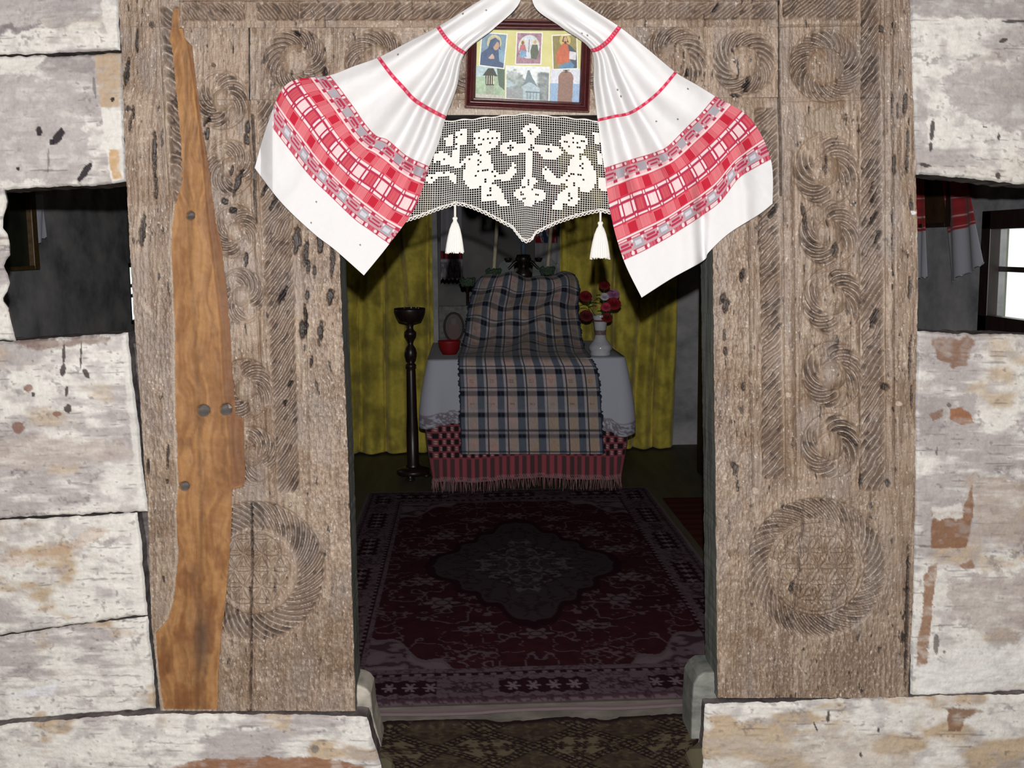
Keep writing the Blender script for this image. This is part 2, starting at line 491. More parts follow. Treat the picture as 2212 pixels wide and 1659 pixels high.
# sill log on the left, its end worn to a slope inside the doorway
def p_sl(C, px, py):
    C = polyblot(C, px, py, [(330, 1672), (430, 1640), (560, 1634), (720, 1640), (790, 1655), (790, 1740), (330, 1740)], S(150, 108, 80), 0.95, 61, 6)
    C = blot(C, px, py, 680, 1620, 9, 9, S(120, 115, 112), 0.8, 3, 0.3)
    return C
log(1540, 1720, lambda y: y * 0 + LX, lin([(1530, 787), (1552, 797), (1590, 805), (1659, 823), (1720, 838)]), 107,
    top=hfun([(LX, 1580), (0, 1569), (140, 1556), (340, 1546), (620, 1547), (790, 1551)]), paint=p_sl, grey=0.25, beige=0.75, y=-0.025, name='sill_log', back=0.16)
bm = bmesh.new()
_pl = [(760, 1700), (760, 1478), (778, 1482), (792, 1488), (801, 1500), (806, 1550), (836, 1659), (846, 1700)]
prism(bm, [Vector(p) for p in PY(np.array([p[0] for p in _pl]), np.array([p[1] for p in _pl]), 0.045)],
      [Vector(p) for p in PY(np.array([p[0] for p in _pl]), np.array([p[1] for p in _pl]), 0.045) + np.array([0, 0.12, 0])])
M_STUB = mat_noise('worn_threshold_wood', [S(120, 118, 108), S(176, 170, 158), S(205, 198, 184)], (12, 12, 25), 0.75, 0.35, 0.002)
bm_obj('threshold_end', bm, M_STUB, WALL, bevel=0.006)

# grey boards behind the open joint between the logs and the left post
bm = bmesh.new()
_q = PY(np.array([250, 352, 352, 250]), np.array([742, 742, 1545, 1545]), 0.062)
prism(bm, [Vector(p) for p in _q], [Vector(p) for p in _q + np.array([0, 0.03, 0])])
bm_obj('joint_board', bm, M_WASHSIDE, WALL)
# ---- right of the doorway
def p_r1(C, px, py):
    C = polyblot(C, px, py, [(1968, -60), (2360, -60), (2360, 42), (2100, 40), (1968, 34)], W_GREY * 0.82, 0.85, 71, 8)
    C = polyblot(C, px, py, [(2040, 165), (2120, 140), (2360, 140), (2360, 300), (2200, 290), (2080, 250), (2040, 200)], W_GREY * 0.95, 0.8, 72, 26)
    C = polyblot(C, px, py, [(1980, 180), (2005, 200), (2000, 340), (1980, 350)], W_GREY * 0.95, 0.7, 73, 10)
    for (x, y, rx, ry, an) in ((2014, 280, 5, 22, 0.1), (2010, 318, 4, 10, 0), (2157, 295, 3, 8, 0), (2167, 88, 9, 5, -0.4), (2155, 380, 5, 9, 0),
                               (2128, 274, 6, 2, 0.3), (2190, 46, 30, 3, 0), (1998, 357, 14, 4, 0.2)):
        C = blot(C, px, py, x, y, rx, ry, S(60, 54, 56), 0.9, int(y), 0.35, an)
    return C
log(-90, 392, lin([(-90, 1972), (40, 1969), (300, 1974), (392, 1981)]), lambda y: y * 0 + RX, 111,
    bot=hfun([(1978, 376), (2080, 384), (2212, 398), (RX, 404)]), paint=p_r1, grey=0.35, beige=0.1, streak=0.6)

def p_r2(C, px, py):
    Br = S(138, 104, 82)
    C = polyblot(C, px, py, [(2012, 728), (2106, 732), (2098, 760), (2092, 785), (2060, 798), (2030, 780), (2015, 750)], Br, 0.85, 81, 10)
    C = polyblot(C, px, py, [(2055, 885), (2075, 876), (2100, 895), (2105, 912), (2080, 920), (2052, 905)], S(156, 108, 78), 0.95, 82, 4)
    C = polyblot(C, px, py, [(1982, 858), (2110, 852), (2106, 880), (2040, 880), (2030, 940), (1985, 945)], W_GREY * 0.85, 0.8, 83, 10)
    C = polyblot(C, px, py, [(2008, 895), (2038, 882), (2038, 900), (2015, 912)], Br, 0.8, 84, 4)
    C = polyblot(C, px, py, [(2012, 1106), (2078, 1106), (2098, 1045), (2104, 1110), (2088, 1184), (2012, 1184)], S(142, 106, 80), 0.95, 85, 4)
    C = polyblot(C, px, py, [(2012, 1098), (2078, 1090), (2080, 1118), (2010, 1120)], W_WHITE, 0.8, 86, 10)
    C = polyblot(C, px, py, [(2012, 1222), (2026, 1215), (2012, 1330), (2000, 1438), (1978, 1440), (1990, 1330), (1998, 1240)], S(150, 112, 84), 0.9, 87, 5)
    C = polyblot(C, px, py, [(2070, 1222), (2100, 1210), (2104, 1230), (2085, 1232)], S(150, 112, 84), 0.8, 88, 5)
    C = polyblot(C, px, py, [(2060, 1020), (2140, 1030), (2360, 1050), (2360, 1180), (2110, 1170), (2100, 1060)], S(178, 160, 144), 0.6, 89, 24)
    C = polyblot(C, px, py, [(2040, 1260), (2130, 1240), (2360, 1230), (2360, 1400), (2160, 1380), (2060, 1340)], S(182, 170, 164), 0.7, 90, 30)
    C = polyblot(C, px, py, [(1980, 1440), (2120, 1390), (2150, 1410), (2212, 1380), (2360, 1400), (2360, 1520), (1975, 1510)], S(238, 238, 236), 0.7, 91, 14)
    C = polyblot(C, px, py, [(1986, 740), (2010, 735), (2012, 780), (1992, 800)], W_GREY, 0.6, 92, 8)
    for (x, y, rx, ry) in ((2022, 1392, 6, 22), (2040, 1408, 3, 3), (2024, 975, 2, 10), (2052, 876, 5, 5)):
        C = blot(C, px, py, x, y, rx, ry, S(96, 88, 86), 0.8, int(x), 0.4)
    return C
log(722, 1508, lin([(722, 1982), (1100, 1976), (1508, 1968)]), lambda y: y * 0 + RX, 112,
    top=hfun([(1978, 716), (2060, 720), (2212, 724), (RX, 728)]), bot=hfun([(1960, 1506), (2212, 1496), (RX, 1492)]), paint=p_r2, grey=0.32, beige=0.4)
def p_sr(C, px, py):
    C = polyblot(C, px, py, [(2046, 1534), (2060, 1530), (2130, 1534), (2085, 1550), (2072, 1578), (2046, 1580)], S(138, 108, 86), 0.95, 96, 5)
    C = polyblot(C, px, py, [(1525, 1590), (1800, 1570), (1985, 1610), (1985, 1740), (1525, 1740)], S(196, 182, 162), 0.5, 97, 30)
    for (x, y, rx, ry, an) in ((1790, 1550, 4, 13, 0.1), (1762, 1570, 2, 12, -0.4), (1860, 1630, 3, 6, 0), (1898, 1578, 2, 6, 0)):
        C = blot(C, px, py, x, y, rx, ry, S(62, 52, 50), 0.9, int(x), 0.25, an)
    return C
log(1516, 1720, lin([(1516, 1524), (1590, 1520), (1720, 1511)]), lambda y: y * 0 + RX, 113,
    top=hfun([(1520, 1524), (1700, 1518), (1960, 1507), (2212, 1502), (RX, 1500)]), paint=p_sr, grey=0.1, beige=0.6, y=-0.012, name='sill_log', back=0.16)
bm = bmesh.new()
_pl = [(1552, 1700), (1552, 1452), (1522, 1452), (1508, 1462), (1498, 1480), (1495, 1520), (1493, 1600), (1498, 1700)]
_q = PY(np.array([p[0] for p in _pl]), np.array([p[1] for p in _pl]), 0.035)
prism(bm, [Vector(p) for p in _q], [Vector(p) for p in _q + np.array([0, 0.13, 0])])
bm_obj('threshold_end', bm, mat_noise('grey_threshold_wood', [S(88, 92, 88), S(128, 130, 124), S(150, 150, 144)], (12, 12, 25), 0.7, 0.4, 0.002), WALL, bevel=0.006)

# plain continuation of the wall out to the side walls, above and below (outside the frame)
M_PLAINWASH = mat_noise('plain_whitewash', [S(170, 164, 160), S(214, 210, 202)], (3, 3, 14), 0.9, 0.2, 0.002)
bm = bmesh.new()
xl0 = PY(LX, 800)[0] ; xr0 = PY(RX, 800)[0]
bx(bm, -2.4, xl0 + 0.05, 0.03, 0.14, -0.25, 2.6)
bx(bm, xr0 - 0.08, 2.7, 0.03, 0.14, -0.25, 2.6)
ztop = PY(1100, -70)[2]
bx(bm, xl0, xr0, 0.03, 0.14, ztop, 2.6); bx(bm, xl0, -0.36, 0.0, 0.14, -0.25, -0.09); bx(bm, 0.60, xr0, 0.0, 0.14, -0.25, -0.09)
bm_obj('upper_wall', bm, M_PLAINWASH, WALL)

# ------------------------------------------------------------------ the carved door frame
FRAME = empty('carved_door_frame', tuple(PY(1140, 1535)), cat='door frame',
              label='old carved wooden door frame with rope bands and rosettes around the dark doorway')
WD_A = S(166, 145, 126) * 0.96
WD_B = S(139, 118, 101) * 0.93
WD_C = S(186, 171, 154) * 0.98
WD_GLINT = S(222, 214, 204)  # near-white tone for the painted glints
WD_G = S(140, 126, 118) * 0.95
WD_K = S(38, 32, 33) * 0.7

class Carver:
    def __init__(s, px, py, seed):
        s.px, s.py, s.seed = px, py, seed
        wob = (fbm(px / 40, py / 90, 3, seed + 1) - 0.5) * 12
        g1 = fbm((px + wob) / 5.5, py / 85, 4, seed + 2)
        g2 = fbm((px + wob) / 2.6, py / 40, 3, seed + 3)
        chip = fbm(px / 3.2, py / 11, 3, seed + 4)
        big = fbm(px / 70, py / 110, 4, seed + 5)
        s.h = (g1 - 0.5) * 0.0032 + (g2 - 0.5) * 0.0016 + (big - 0.5) * 0.008 - sst(0.60, 0.74, chip) * 0.0018
        c = mix(WD_B, WD_A, sst(0.36, 0.58, g1 * 0.6 + big * 0.4))
        c = mix(c, WD_C, sst(0.56, 0.72, g1 * 0.5 + fbm(px / 30, py / 45, 4, seed + 6) * 0.5) * 0.55)
        c = mix(c, WD_B * 0.70, sst(0.64, 0.78, chip) * 0.5)
        c = mix(c, WD_C * 1.15, sst(0.74, 0.82, fbm(px / 3.2, py / 7, 2, seed + 7)) * 0.6)  # pale specks: flash glints put into the wood colour
        c = mix(c, WD_K, sst(0.735, 0.80, fbm(px / 9, py / 26, 3, seed + 8)) * 0.85)
        c = mix(c, S(128, 102, 78) * 0.9, sst(0.52, 0.70, fbm(px / 90, py / 60, 4, seed + 10)) * 0.55)
        c = mix(c, S(150, 138, 130) * 0.95, sst(0.55, 0.72, fbm(px / 60, py / 130, 4, seed + 11)) * 0.55)
        c = mix(c, WD_GLINT, sst(0.77, 0.83, fbm(px / 2.6, py / 6.5, 2, seed + 12)) * sst(0.40, 0.6, fbm(px / 40, py / 60, 3, seed + 13)) * 0.75)  # sparse white flecks, painted glints on the worn surface
        s.c = c
        s.worn = 0.55 + 0.65 * sst(0.30, 0.62, fbm(px / 55, py / 80, 3, seed + 9))
    def rope(s, xl, xr, y0, y1, sp, m, d=0.0065, bend=0.0, sink=0.002):
        px, py = s.px, s.py
        a, b = xl(py), xr(py)
        u = (px - a) / np.maximum(b - a, 1)
        k = ((u > 0) & (u < 1) & (py > y0) & (py < y1)).astype(float)
        ph = (py + m * (px - a) + bend * (u - 0.5) ** 2 + (fbm(px / 30, py / 30, 2, s.seed + 30) - 0.5) * sp * 0.7) / sp
        fr = ph - np.floor(ph)
        prof = 0.5 - 0.5 * np.cos(2 * np.pi * fr)
        env = np.clip(np.minimum(u, 1 - u) * 6, 0, 1) * np.clip(np.minimum(py - y0, y1 - py) / 8, 0, 1)
        jit = 0.6 + 0.8 * _hash(np.floor(ph).astype(np.int64), np.floor(ph * 0).astype(np.int64), s.seed)
        s.h = s.h - k * env * (1.6 * d * prof * s.worn * jit + sink)
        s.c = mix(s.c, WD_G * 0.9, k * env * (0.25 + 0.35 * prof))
        s.c = mix(s.c, WD_GLINT, k * env * sst(0.86, 0.98, np.abs(2 * fr - 1)) * 0.6 * sst(0.46, 0.62, fbm(px / 9, py / 9, 3, s.seed + 33)))  # highlight along the rope ridges, painted into the colour
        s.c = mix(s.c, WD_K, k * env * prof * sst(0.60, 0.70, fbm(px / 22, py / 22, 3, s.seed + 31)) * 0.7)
    def hrope(s, yt, yb, x0, x1, sp, m, d=0.0065):
        px, py = s.px, s.py
        a, b = yt(px), yb(px)
        u = (py - a) / np.maximum(b - a, 1)
        k = ((u > 0) & (u < 1) & (px > x0) & (px < x1)).astype(float)
        ph = (px + m * (py - a) + (fbm(px / 30, py / 30, 2, s.seed + 40) - 0.5) * sp * 0.7) / sp
        fr = ph - np.floor(ph); prof = 0.5 - 0.5 * np.cos(2 * np.pi * fr)
        env = np.clip(np.minimum(u, 1 - u) * 6, 0, 1) * np.clip(np.minimum(px - x0, x1 - px) / 6, 0, 1)
        s.h = s.h - k * env * (1.6 * d * prof * s.worn + 0.002)
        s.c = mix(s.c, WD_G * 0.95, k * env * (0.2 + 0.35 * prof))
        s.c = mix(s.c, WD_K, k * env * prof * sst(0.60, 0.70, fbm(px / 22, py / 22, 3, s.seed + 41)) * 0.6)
    def swirl(s, cx, cy, r0, r1, n, kk, d=0.006, sq=1.0, disc=0.0, p0=0.0, comb=None):
        px, py = s.px, s.py
        dx, dy = px - cx, (py - cy) / sq
        r = np.hypot(dx, dy); th = np.arctan2(dy, dx)
        rr = r / r1
        k = ((r > r0) & (r < r1)).astype(float)
        ph = n * (th + kk * (r - r0) / (r1 - r0) + p0) / (2 * np.pi)
        fr = ph - np.floor(ph); prof = 0.5 - 0.5 * np.cos(2 * np.pi * fr)
        env = np.clip((r - r0) / 5, 0, 1) * np.clip((r1 - r) / 6, 0, 1)
        wn = s.worn
        if comb is not None:      # strokes only in two facing crescents, as in a running scroll
            a1 = np.cos(th - comb)
            env = env * (0.05 + 0.95 * sst(0.25, 0.60, np.abs(a1)))
        s.h = s.h - k * env * (1.5 * d * prof * wn + 0.0025)
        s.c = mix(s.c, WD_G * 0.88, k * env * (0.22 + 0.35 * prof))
        s.c = mix(s.c, WD_GLINT, k * env * sst(0.86, 0.98, np.abs(2 * fr - 1)) * 0.7 * sst(0.42, 0.6, fbm(px / 9, py / 9, 3, s.seed + 53)))  # stroke crests brightened in the colour to look like flash glints
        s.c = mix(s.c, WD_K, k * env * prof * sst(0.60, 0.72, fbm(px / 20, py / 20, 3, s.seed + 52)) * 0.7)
        for rad in (r0, r1):
            s.h = s.h - np.exp(-((r - rad) / 2.2) ** 2) * 0.0035
        if disc:
            s.h = s.h + disc * sst(r0, r0 * 0.4, r)
    def petals(s, cx, cy, rad, sp, d=0.0035):
        px, py = s.px, s.py
        dx, dy = px - cx, py - cy
        k = sst(rad + 4, rad - 4, np.hypot(dx, dy))
        g = np.zeros_like(px)
        for i in range(-5, 6):
            for j in range(-5, 6):
                qx = sp * (i + 0.5 * (j % 2)); qy = sp * 0.866 * j
                dd = np.hypot(dx - qx, dy - qy)
                g = np.maximum(g, np.exp(-((dd - sp) / 2.0) ** 2))
                g = np.maximum(g, 0.9 * np.exp(-(dd / 4.0) ** 2))
        s.h = s.h - k * g * d * s.worn
        s.c = mix(s.c, WD_B * 0.75, k * g * 0.35)
    def groove(s, pts, w=1.6, d=0.006, col=None, amt=0.9):
        a = np.array(pts, float)
        px, py = s.px, s.py
        best = np.full(px.shape, 1e9)
        for (x0, y0), (x1, y1) in zip(a[:-1], a[1:]):
            t = np.clip(((px - x0) * (x1 - x0) + (py - y0) * (y1 - y0)) / ((x1 - x0) ** 2 + (y1 - y0) ** 2 + 1e-9), 0, 1)
            best = np.minimum(best, np.hypot(px - x0 - t * (x1 - x0), py - y0 - t * (y1 - y0)))
        best = best + (fbm(px / 7, py / 12, 3, s.seed + 60) - 0.5) * w * 1.2
        g = np.exp(-np.clip(best, 0, None) ** 2 / (w * w))
        s.h = s.h - g * d
        if col is not None:
            s.c = mix(s.c, np.asarray(col), g * amt)
    def ridge(s, pts, w=5, d=0.004):
        s.groove(pts, w, -d)
        s.groove([(x - w * 1.9, y) for x, y in pts], 2.0, 0.003)
        s.groove([(x + w * 1.9, y) for x, y in pts], 2.0, 0.003)
    def gouge(s, cx, cy, rx, ry, ang=0.0, d=0.010, col=None, amt=0.92):
        px, py = s.px, s.py
        ca, sa = math.cos(ang), math.sin(ang)
        dx, dy = px - cx, py - cy
        rx = rx * (1.0 if rx == ry else 0.72)
        u = (dx * ca + dy * sa) / rx; v = (-dx * sa + dy * ca) / ry
        q = np.sqrt(u * u + v * v) + (fbm(px / 4.5, py / 9, 3, s.seed + int(cx)) - 0.5) * 1.1
        k = sst(1.12, 0.72, q)
        s.h = s.h - k * d
        s.c = mix(s.c, WD_K if col is None else np.asarray(col), k * amt)
    def rough(s, poly, amp=0.003, sc=(4, 9)):
        px, py = s.px, s.py
        k = inpoly(px, py, poly).astype(float)
        n = fbm(px / sc[0], py / sc[1], 3, s.seed + 80)
        s.h = s.h + k * (n - 0.5) * amp * 2
        s.c = mix(s.c, WD_B * 0.72, k * sst(0.56, 0.74, 1 - n) * 0.5)
        s.c = mix(s.c, WD_C * 1.15, k * sst(0.66, 0.78, n) * 0.5)

POSTY = -0.004
# ---- left post
L_l = lin([(-90, 250), (0, 255), (112, 262), (390, 273), (600, 284), (740, 294), (900, 305), (1110, 319), (1340, 327), (1535, 346)])
L_r = lin([(-90, 536), (216, 538), (216.02, 720), (590, 735), (1000, 752), (1535, 768)])
ys = np.concatenate([np.arange(58, 216, 1.6), [216.0, 216.05], np.arange(217.6, 1535.9, 1.6), [1536]])
# the post's head runs up past the top beam's end
nu = 290
sg = np.linspace(0, 1, nu)[None]
xl_, xr_ = L_l(ys), L_r(ys)
ys_full = np.concatenate([np.arange(-90, 57.5, 1.6), ys])
xl_ = L_l(ys_full); xr_ = np.where(ys_full < 58, 388.0, L_r(ys_full))
px = xl_[:, None] * (1 - sg) + xr_[:, None] * sg
py = np.broadcast_to(ys_full[:, None], px.shape).copy()
e = np.minimum(sg, 1 - sg) * np.ones_like(px)
px = px + (fbm(px / 9, py / 14, 3, 7) - 0.5) * 3 * (e < 0.004)
K = Carver(px, py, 200)
K.rope(lin([(0, 344), (430, 373)]), lin([(0, 386), (430, 402)]), 12, 440, 27, -0.75, 0.009, -14)
K.groove([(338, 0), (349, 200), (362, 420)], 2.2, 0.004, WD_C, 0.4)
K.rope(lin([(190, 553), (560, 567), (1060, 598)]), lin([(190, 630), (560, 634), (1060, 648)]), 216, 1066, 18, 1.4, 0.009, 10)
K.ridge([(543, 216), (548, 400), (558, 560), (575, 850), (588, 1070)], 4.5)
K.groove([(545, 250), (550, 350), (551, 420), (553, 480)], 3.5, 0.008, WD_K, 0.95)
K.groove([(538, 60), (539, 216)], 1.6, 0.005, WD_B * 0.6, 0.7)
K.groove([(648, 480), (654, 600), (662, 760), (668, 1060)], 2.5, 0.004, WD_B * 0.6, 0.6)
for i, (x, y, r) in enumerate(((479, 216, 55), (495, 362, 52), (507, 500, 50), (520, 640, 52), (530, 842, 58), (545, 985, 55))):
    K.swirl(x, y, r * 0.40, r, 13, 1.3 if i % 2 else -1.3, 0.010, 1.12, 0.006, i * 0.7, -0.6)
K.swirl(551, 1235, 93, 150, 48, 0.5, 0.0095, 1.0, 0.0)
K.petals(545, 1232, 82, 40, 0.005)
K.groove([(542, 1090), (545, 1235), (541, 1330), (543, 1400), (541, 1536)], 1.8, 0.012, WD_K, 0.9)
K.rough([(655, 500), (735, 500), (768, 1535), (480, 1535), (480, 1385), (640, 1360), (720, 1250), (650, 1080)], 0.003, (2.8, 8))
K.rough([(290, 620), (370, 620), (378, 1300), (330, 1300)], 0.0022, (3, 11))
for (x, y, rx, ry, an) in ((295, 90, 5, 28, 0), (273, 160, 8, 30, 0.1), (333, 330, 7, 52, 0), (336, 405, 5, 28, 0), (281, 265, 4, 20, 0.1), (287, 240, 4, 18, 0),
                           (307, 500, 9, 34, 0.05), (447, 258, 5, 16, 0.5), (447, 290, 6, 15, 0.1), (534, 275, 7, 14, 0), (532, 302, 8, 12, 0), (513, 392, 10, 28, 0.25),
                           (500, 370, 5, 12, 0.3), (503, 455, 14, 8, 0), (485, 436, 12, 8, 0), (530, 560, 7, 14, 0.1), (593, 430, 9, 26, 0.45), (573, 405, 6, 20, 0.4),
                           (660, 545, 9, 38, 0.1), (665, 575, 7, 14, 0), (679, 586, 6, 13, 0), (718, 560, 7, 40, 0), (712, 640, 10, 20, 0.1), (692, 720, 8, 26, 0.05),
                           (663, 640, 7, 14, 0), (652, 710, 10, 20, 0), (672, 780, 5, 12, 0.1), (614, 872, 5, 8, 0), (660, 690, 7, 34, 0), (625, 830, 6, 10, 0.4),
                           (362, 985, 4, 24, 0), (320, 1005, 5, 20, 0), (360, 1040, 4, 6, 0), (640, 520, 12, 30, 0), (608, 640, 10, 22, 0.5), (690, 530, 10, 22, 0)):
    K.gouge(x, y, rx, ry, an)
for (x, y, r) in ((460, 141, 5), (437, 225, 3), (446, 445, 3)):
    K.gouge(x, y, r, r, 0, 0.006, WD_B * 0.5)
# recess that holds the bare strip
S_l = lin([(16, 374), (40, 370), (84, 364), (100, 370), (150, 375), (200, 380), (260, 386), (330, 391), (400, 391), (440, 378), (480, 372), (540, 368), (700, 376), (900, 378),
           (1050, 384), (1100, 379), (1200, 383), (1255, 378), (1300, 373), (1340, 361), (1352, 350), (1370, 334), (1450, 340), (1500, 347), (1535, 352)])
S_r = lin([(16, 384), (40, 390), (84, 400), (100, 416), (150, 421), (200, 427), (260, 433), (330, 446), (400, 455), (480, 466), (540, 479), (620, 488), (700, 496),
           (860, 506), (898, 508), (904, 526), (1050, 528), (1058, 501), (1100, 500), (1200, 496), (1300, 486), (1370, 478), (1450, 472), (1535, 470)])
ins = ((px > S_l(py) + 1) & (px < S_r(py) - 1) & (py > 18) & (py < 1534)).astype(float)
K.h = K.h * (1 - ins) - ins * 0.030
# ragged pale splinter edge along the strip
near = np.exp(-((px - S_l(py)) / 4.0) ** 2) * (py > 440)
K.c = mix(K.c, WD_C * 1.1, near * 0.6)
o = slab('carved_post', px, py, K.h, K.c, [M_CARVED, M_JAMB], FRAME, POSTY, 0.14, label='left carved post with the orange bare wood strip')
# ---- the bare orange strip
ys = np.arange(17, 1535, 2.5)
s1 = np.linspace(0, 1, 46)[None]
px = S_l(ys)[:, None] * (1 - s1) + S_r(ys)[:, None] * s1
py = np.broadcast_to(ys[:, None], px.shape).copy()
px = px + (fbm(px / 6, py / 6, 3, 401) - 0.5) * 7 * (s1 < 0.01)
gr = fbm(px / 7 + fbm(px / 50, py / 80, 2, 4) * 6, py / 120, 4, 402)
bigs = fbm(px / 35, py / 50, 4, 403)
oc = mix(S(156, 110, 68) * 0.82, S(186, 138, 88) * 0.82, sst(0.35, 0.65, gr * 0.6 + bigs * 0.4))
oc = mix(oc, S(126, 76, 42) * 0.8, sst(0.5, 0.7, fbm(px / 30, py / 60, 4, 404)) * sst(800, 1300, py) * 0.65)
oc = mix(oc, S(96, 66, 50) * 0.8, sst(0.6, 0.75, fbm(px / 12, py / 40, 4, 405)) * 0.3)
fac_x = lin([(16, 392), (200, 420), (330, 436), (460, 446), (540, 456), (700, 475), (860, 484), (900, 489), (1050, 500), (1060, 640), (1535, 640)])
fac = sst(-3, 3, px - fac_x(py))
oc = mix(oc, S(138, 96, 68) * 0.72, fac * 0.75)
oc = mix(oc, S(96, 80, 72) * 0.75, np.exp(-((px - 434) / 16) ** 2 - ((py - 1390) / 70) ** 2) * 0.8)
oc = mix(oc, S(120, 84, 52) * 0.7, np.exp(-((px - np.interp(py, [400, 800, 1100, 1535], [402, 424, 434, 426])) / 5) ** 2) * 0.45)
hs = -0.006 + (gr - 0.5) * 0.003 + (bigs - 0.5) * 0.006 - fac * 0.006 + (fbm(px / 20, py / 9, 3, 406) - 0.5) * 0.0015
for (x, y, r) in ((438, 888, 13), (486, 886, 12), (397, 1052, 10), (410, 466, 9)):
    d = np.hypot(px - x, py - y)
    k = sst(r + 1, r - 1, d)
    hs = hs - k * 0.018 + k * 0.014 * sst(-0.2, 0.9, (py - y) / r)
    oc = mix(oc, S(104, 100, 98) * 0.8, k)
slab('bare_strip', px, py, hs, oc, [M_ORANGE, M_ORANGE], FRAME, POSTY, POSTY + 0.028, label='bare orange wood strip with round peg holes')

# ---- right post
R_l = lin([(-90, 1681), (211, 1681), (211.02, 1530), (560, 1540), (1000, 1545), (1508, 1550)])
R_r = lin([(-90, 1966), (0, 1966), (100, 1968), (200, 1972), (350, 1978), (600, 1984), (720, 1981), (900, 1978), (1100, 1977), (1300, 1972), (1508, 1962)])
ys_full = np.concatenate([np.arange(-90, 210.9, 1.6), [211.0, 211.05], np.arange(212.6, 1507.9, 1.6), [1508]])
xl_ = R_l(ys_full); xr_ = R_r(ys_full)
px = xl_[:, None] * (1 - sg) + xr_[:, None] * sg
py = np.broadcast_to(ys_full[:, None], px.shape).copy()
e = np.minimum(sg, 1 - sg) * np.ones_like(px)
px = px + (fbm(px / 9, py / 14, 3, 17) - 0.5) * 3 * (e < 0.004)
K = Carver(px, py, 300)
K.rope(lin([(216, 1628), (600, 1642), (1040, 1646)]), lin([(216, 1678), (600, 1686), (1040, 1694)]), 232, 1036, 18.5, 1.05, 0.009, 8)
K.rope(lin([(30, 1860), (540, 1858), (1060, 1860)]), lin([(30, 1898), (300, 1906), (1060, 1914)]), -40, 1062, 21, 1.5, 0.0095, 8)
K.ridge([(1706, 330), (1708, 700), (1712, 1050)], 6)
K.ridge([(1848, 240), (1850, 700), (1850, 1030)], 5, 0.003)
K.ridge([(1922, -40), (1924, 400), (1926, 1050)], 5, 0.003)
K.groove([(1620, 480), (1622, 800), (1628, 1060)], 2.0, 0.004, WD_B * 0.6, 0.7)
K.hrope(lambda x: x * 0 - 40, lambda x: x * 0 + 44, 1690, 1856, 21, 1.15, 0.009)
K.groove([(1681, 56), (1860, 53)], 2.0, 0.004, WD_B * 0.7, 0.5)
K.swirl(1785, 142, 40, 78, 22, 0.75, 0.010, 1.0, 0.004)
K.groove([(1690, 218), (1860, 214)], 2.0, 0.003)
K.gouge(1780, 262, 62, 30, 0, 0.004, S(170, 152, 132) * 0.8, 0.8)
for i, (x, y, r) in enumerate(((1786, 368, 70), (1793, 505, 64), (1801, 650, 66), (1800, 812, 66), (1796, 965, 64))):
    K.swirl(x, y, r * 0.44, r, 12, -1.35, 0.013, 1.10, 0.008, i * 1.1, -0.55)
K.swirl(1765, 1227, 105, 150, 48, 0.42, 0.0095, 1.0, 0.0)
K.swirl(1765, 1227, 96, 104, 2, 0.0, 0.0, 1.0, 0.004)
K.petals(1768, 1225, 84, 40, 0.0038)
K.groove([(1738, 1085), (1735, 1140), (1728, 1180), (1724, 1250), (1718, 1290), (1712, 1370)], 2.0, 0.012, WD_G * 0.55, 0.8)
K.groove([(1681, -60), (1682, 200), (1686, 300), (1688, 420)], 2.2, 0.012, WD_K, 0.85)
K.rough([(1540, 480), (1620, 480), (1628, 1070), (1900, 1070), (1962, 1508), (1550, 1508)], 0.003, (2.8, 8))
for (x, y, rx, ry, an) in ((1904, 62, 8, 8, 0), (1928, 220, 4, 26, 0), (1940, 236, 4, 16, 0), (1956, 225, 7, 28, 0.1), (1962, 300, 6, 30, 0), (1933, 355, 6, 28, 0),
                           (1961, 350, 5, 26, 0), (1783, 355, 4, 24, 0.1), (1670, 458, 8, 20, 0.5), (1886, 400, 5, 14, 0.4), (1888, 430, 4, 10, 0.2), (1888, 470, 8, 20, 0.4),
                           (1898, 510, 6, 16, 0.4), (1739, 470, 8, 28, -0.2), (1805, 540, 11, 18, 0), (1787, 482, 4, 10, 0), (1928, 470, 4, 22, 0), (1969, 445, 5, 20, 0),
                           (1966, 625, 5, 34, 0), (1890, 690, 10, 26, 0.4), (1565, 725, 5, 12, 0), (1568, 660, 10, 14, 0), (1602, 600, 6, 14, 0), (1606, 590, 6, 10, 0),
                           (1562, 645, 8, 12, 0.4), (1606, 835, 6, 10, 0), (1588, 1012, 9, 18, -0.2), (1912, 835, 9, 9, 0), (1710, 1270, 9, 16, 0.2), (1860, 1040, 6, 18, 0),
                           (1918, 1045, 5, 12, 0), (1928, 525, 4, 20, 0), (1567, 760, 7, 10, 0), (1960, 1330, 6, 150, 0.02), (1966, 780, 4, 40, 0), (1970, 860, 4, 30, 0)):
    K.gouge(x, y, rx, ry, an, 0.008, None, 0.85)
for (x, y, r, c) in ((1943, 872, 6, WD_C * 1.2), (1702, 852, 7, WD_C), (1630, 1060, 8, WD_C), (1974, 460, 5, S(235, 235, 235))):
    K.gouge(x, y, r, r, 0, 0.003, c, 0.8)
slab('carved_post', px, py, K.h, K.c, [M_CARVED, M_JAMB], FRAME, POSTY, 0.14, label='right carved post with the cracked round rosette')

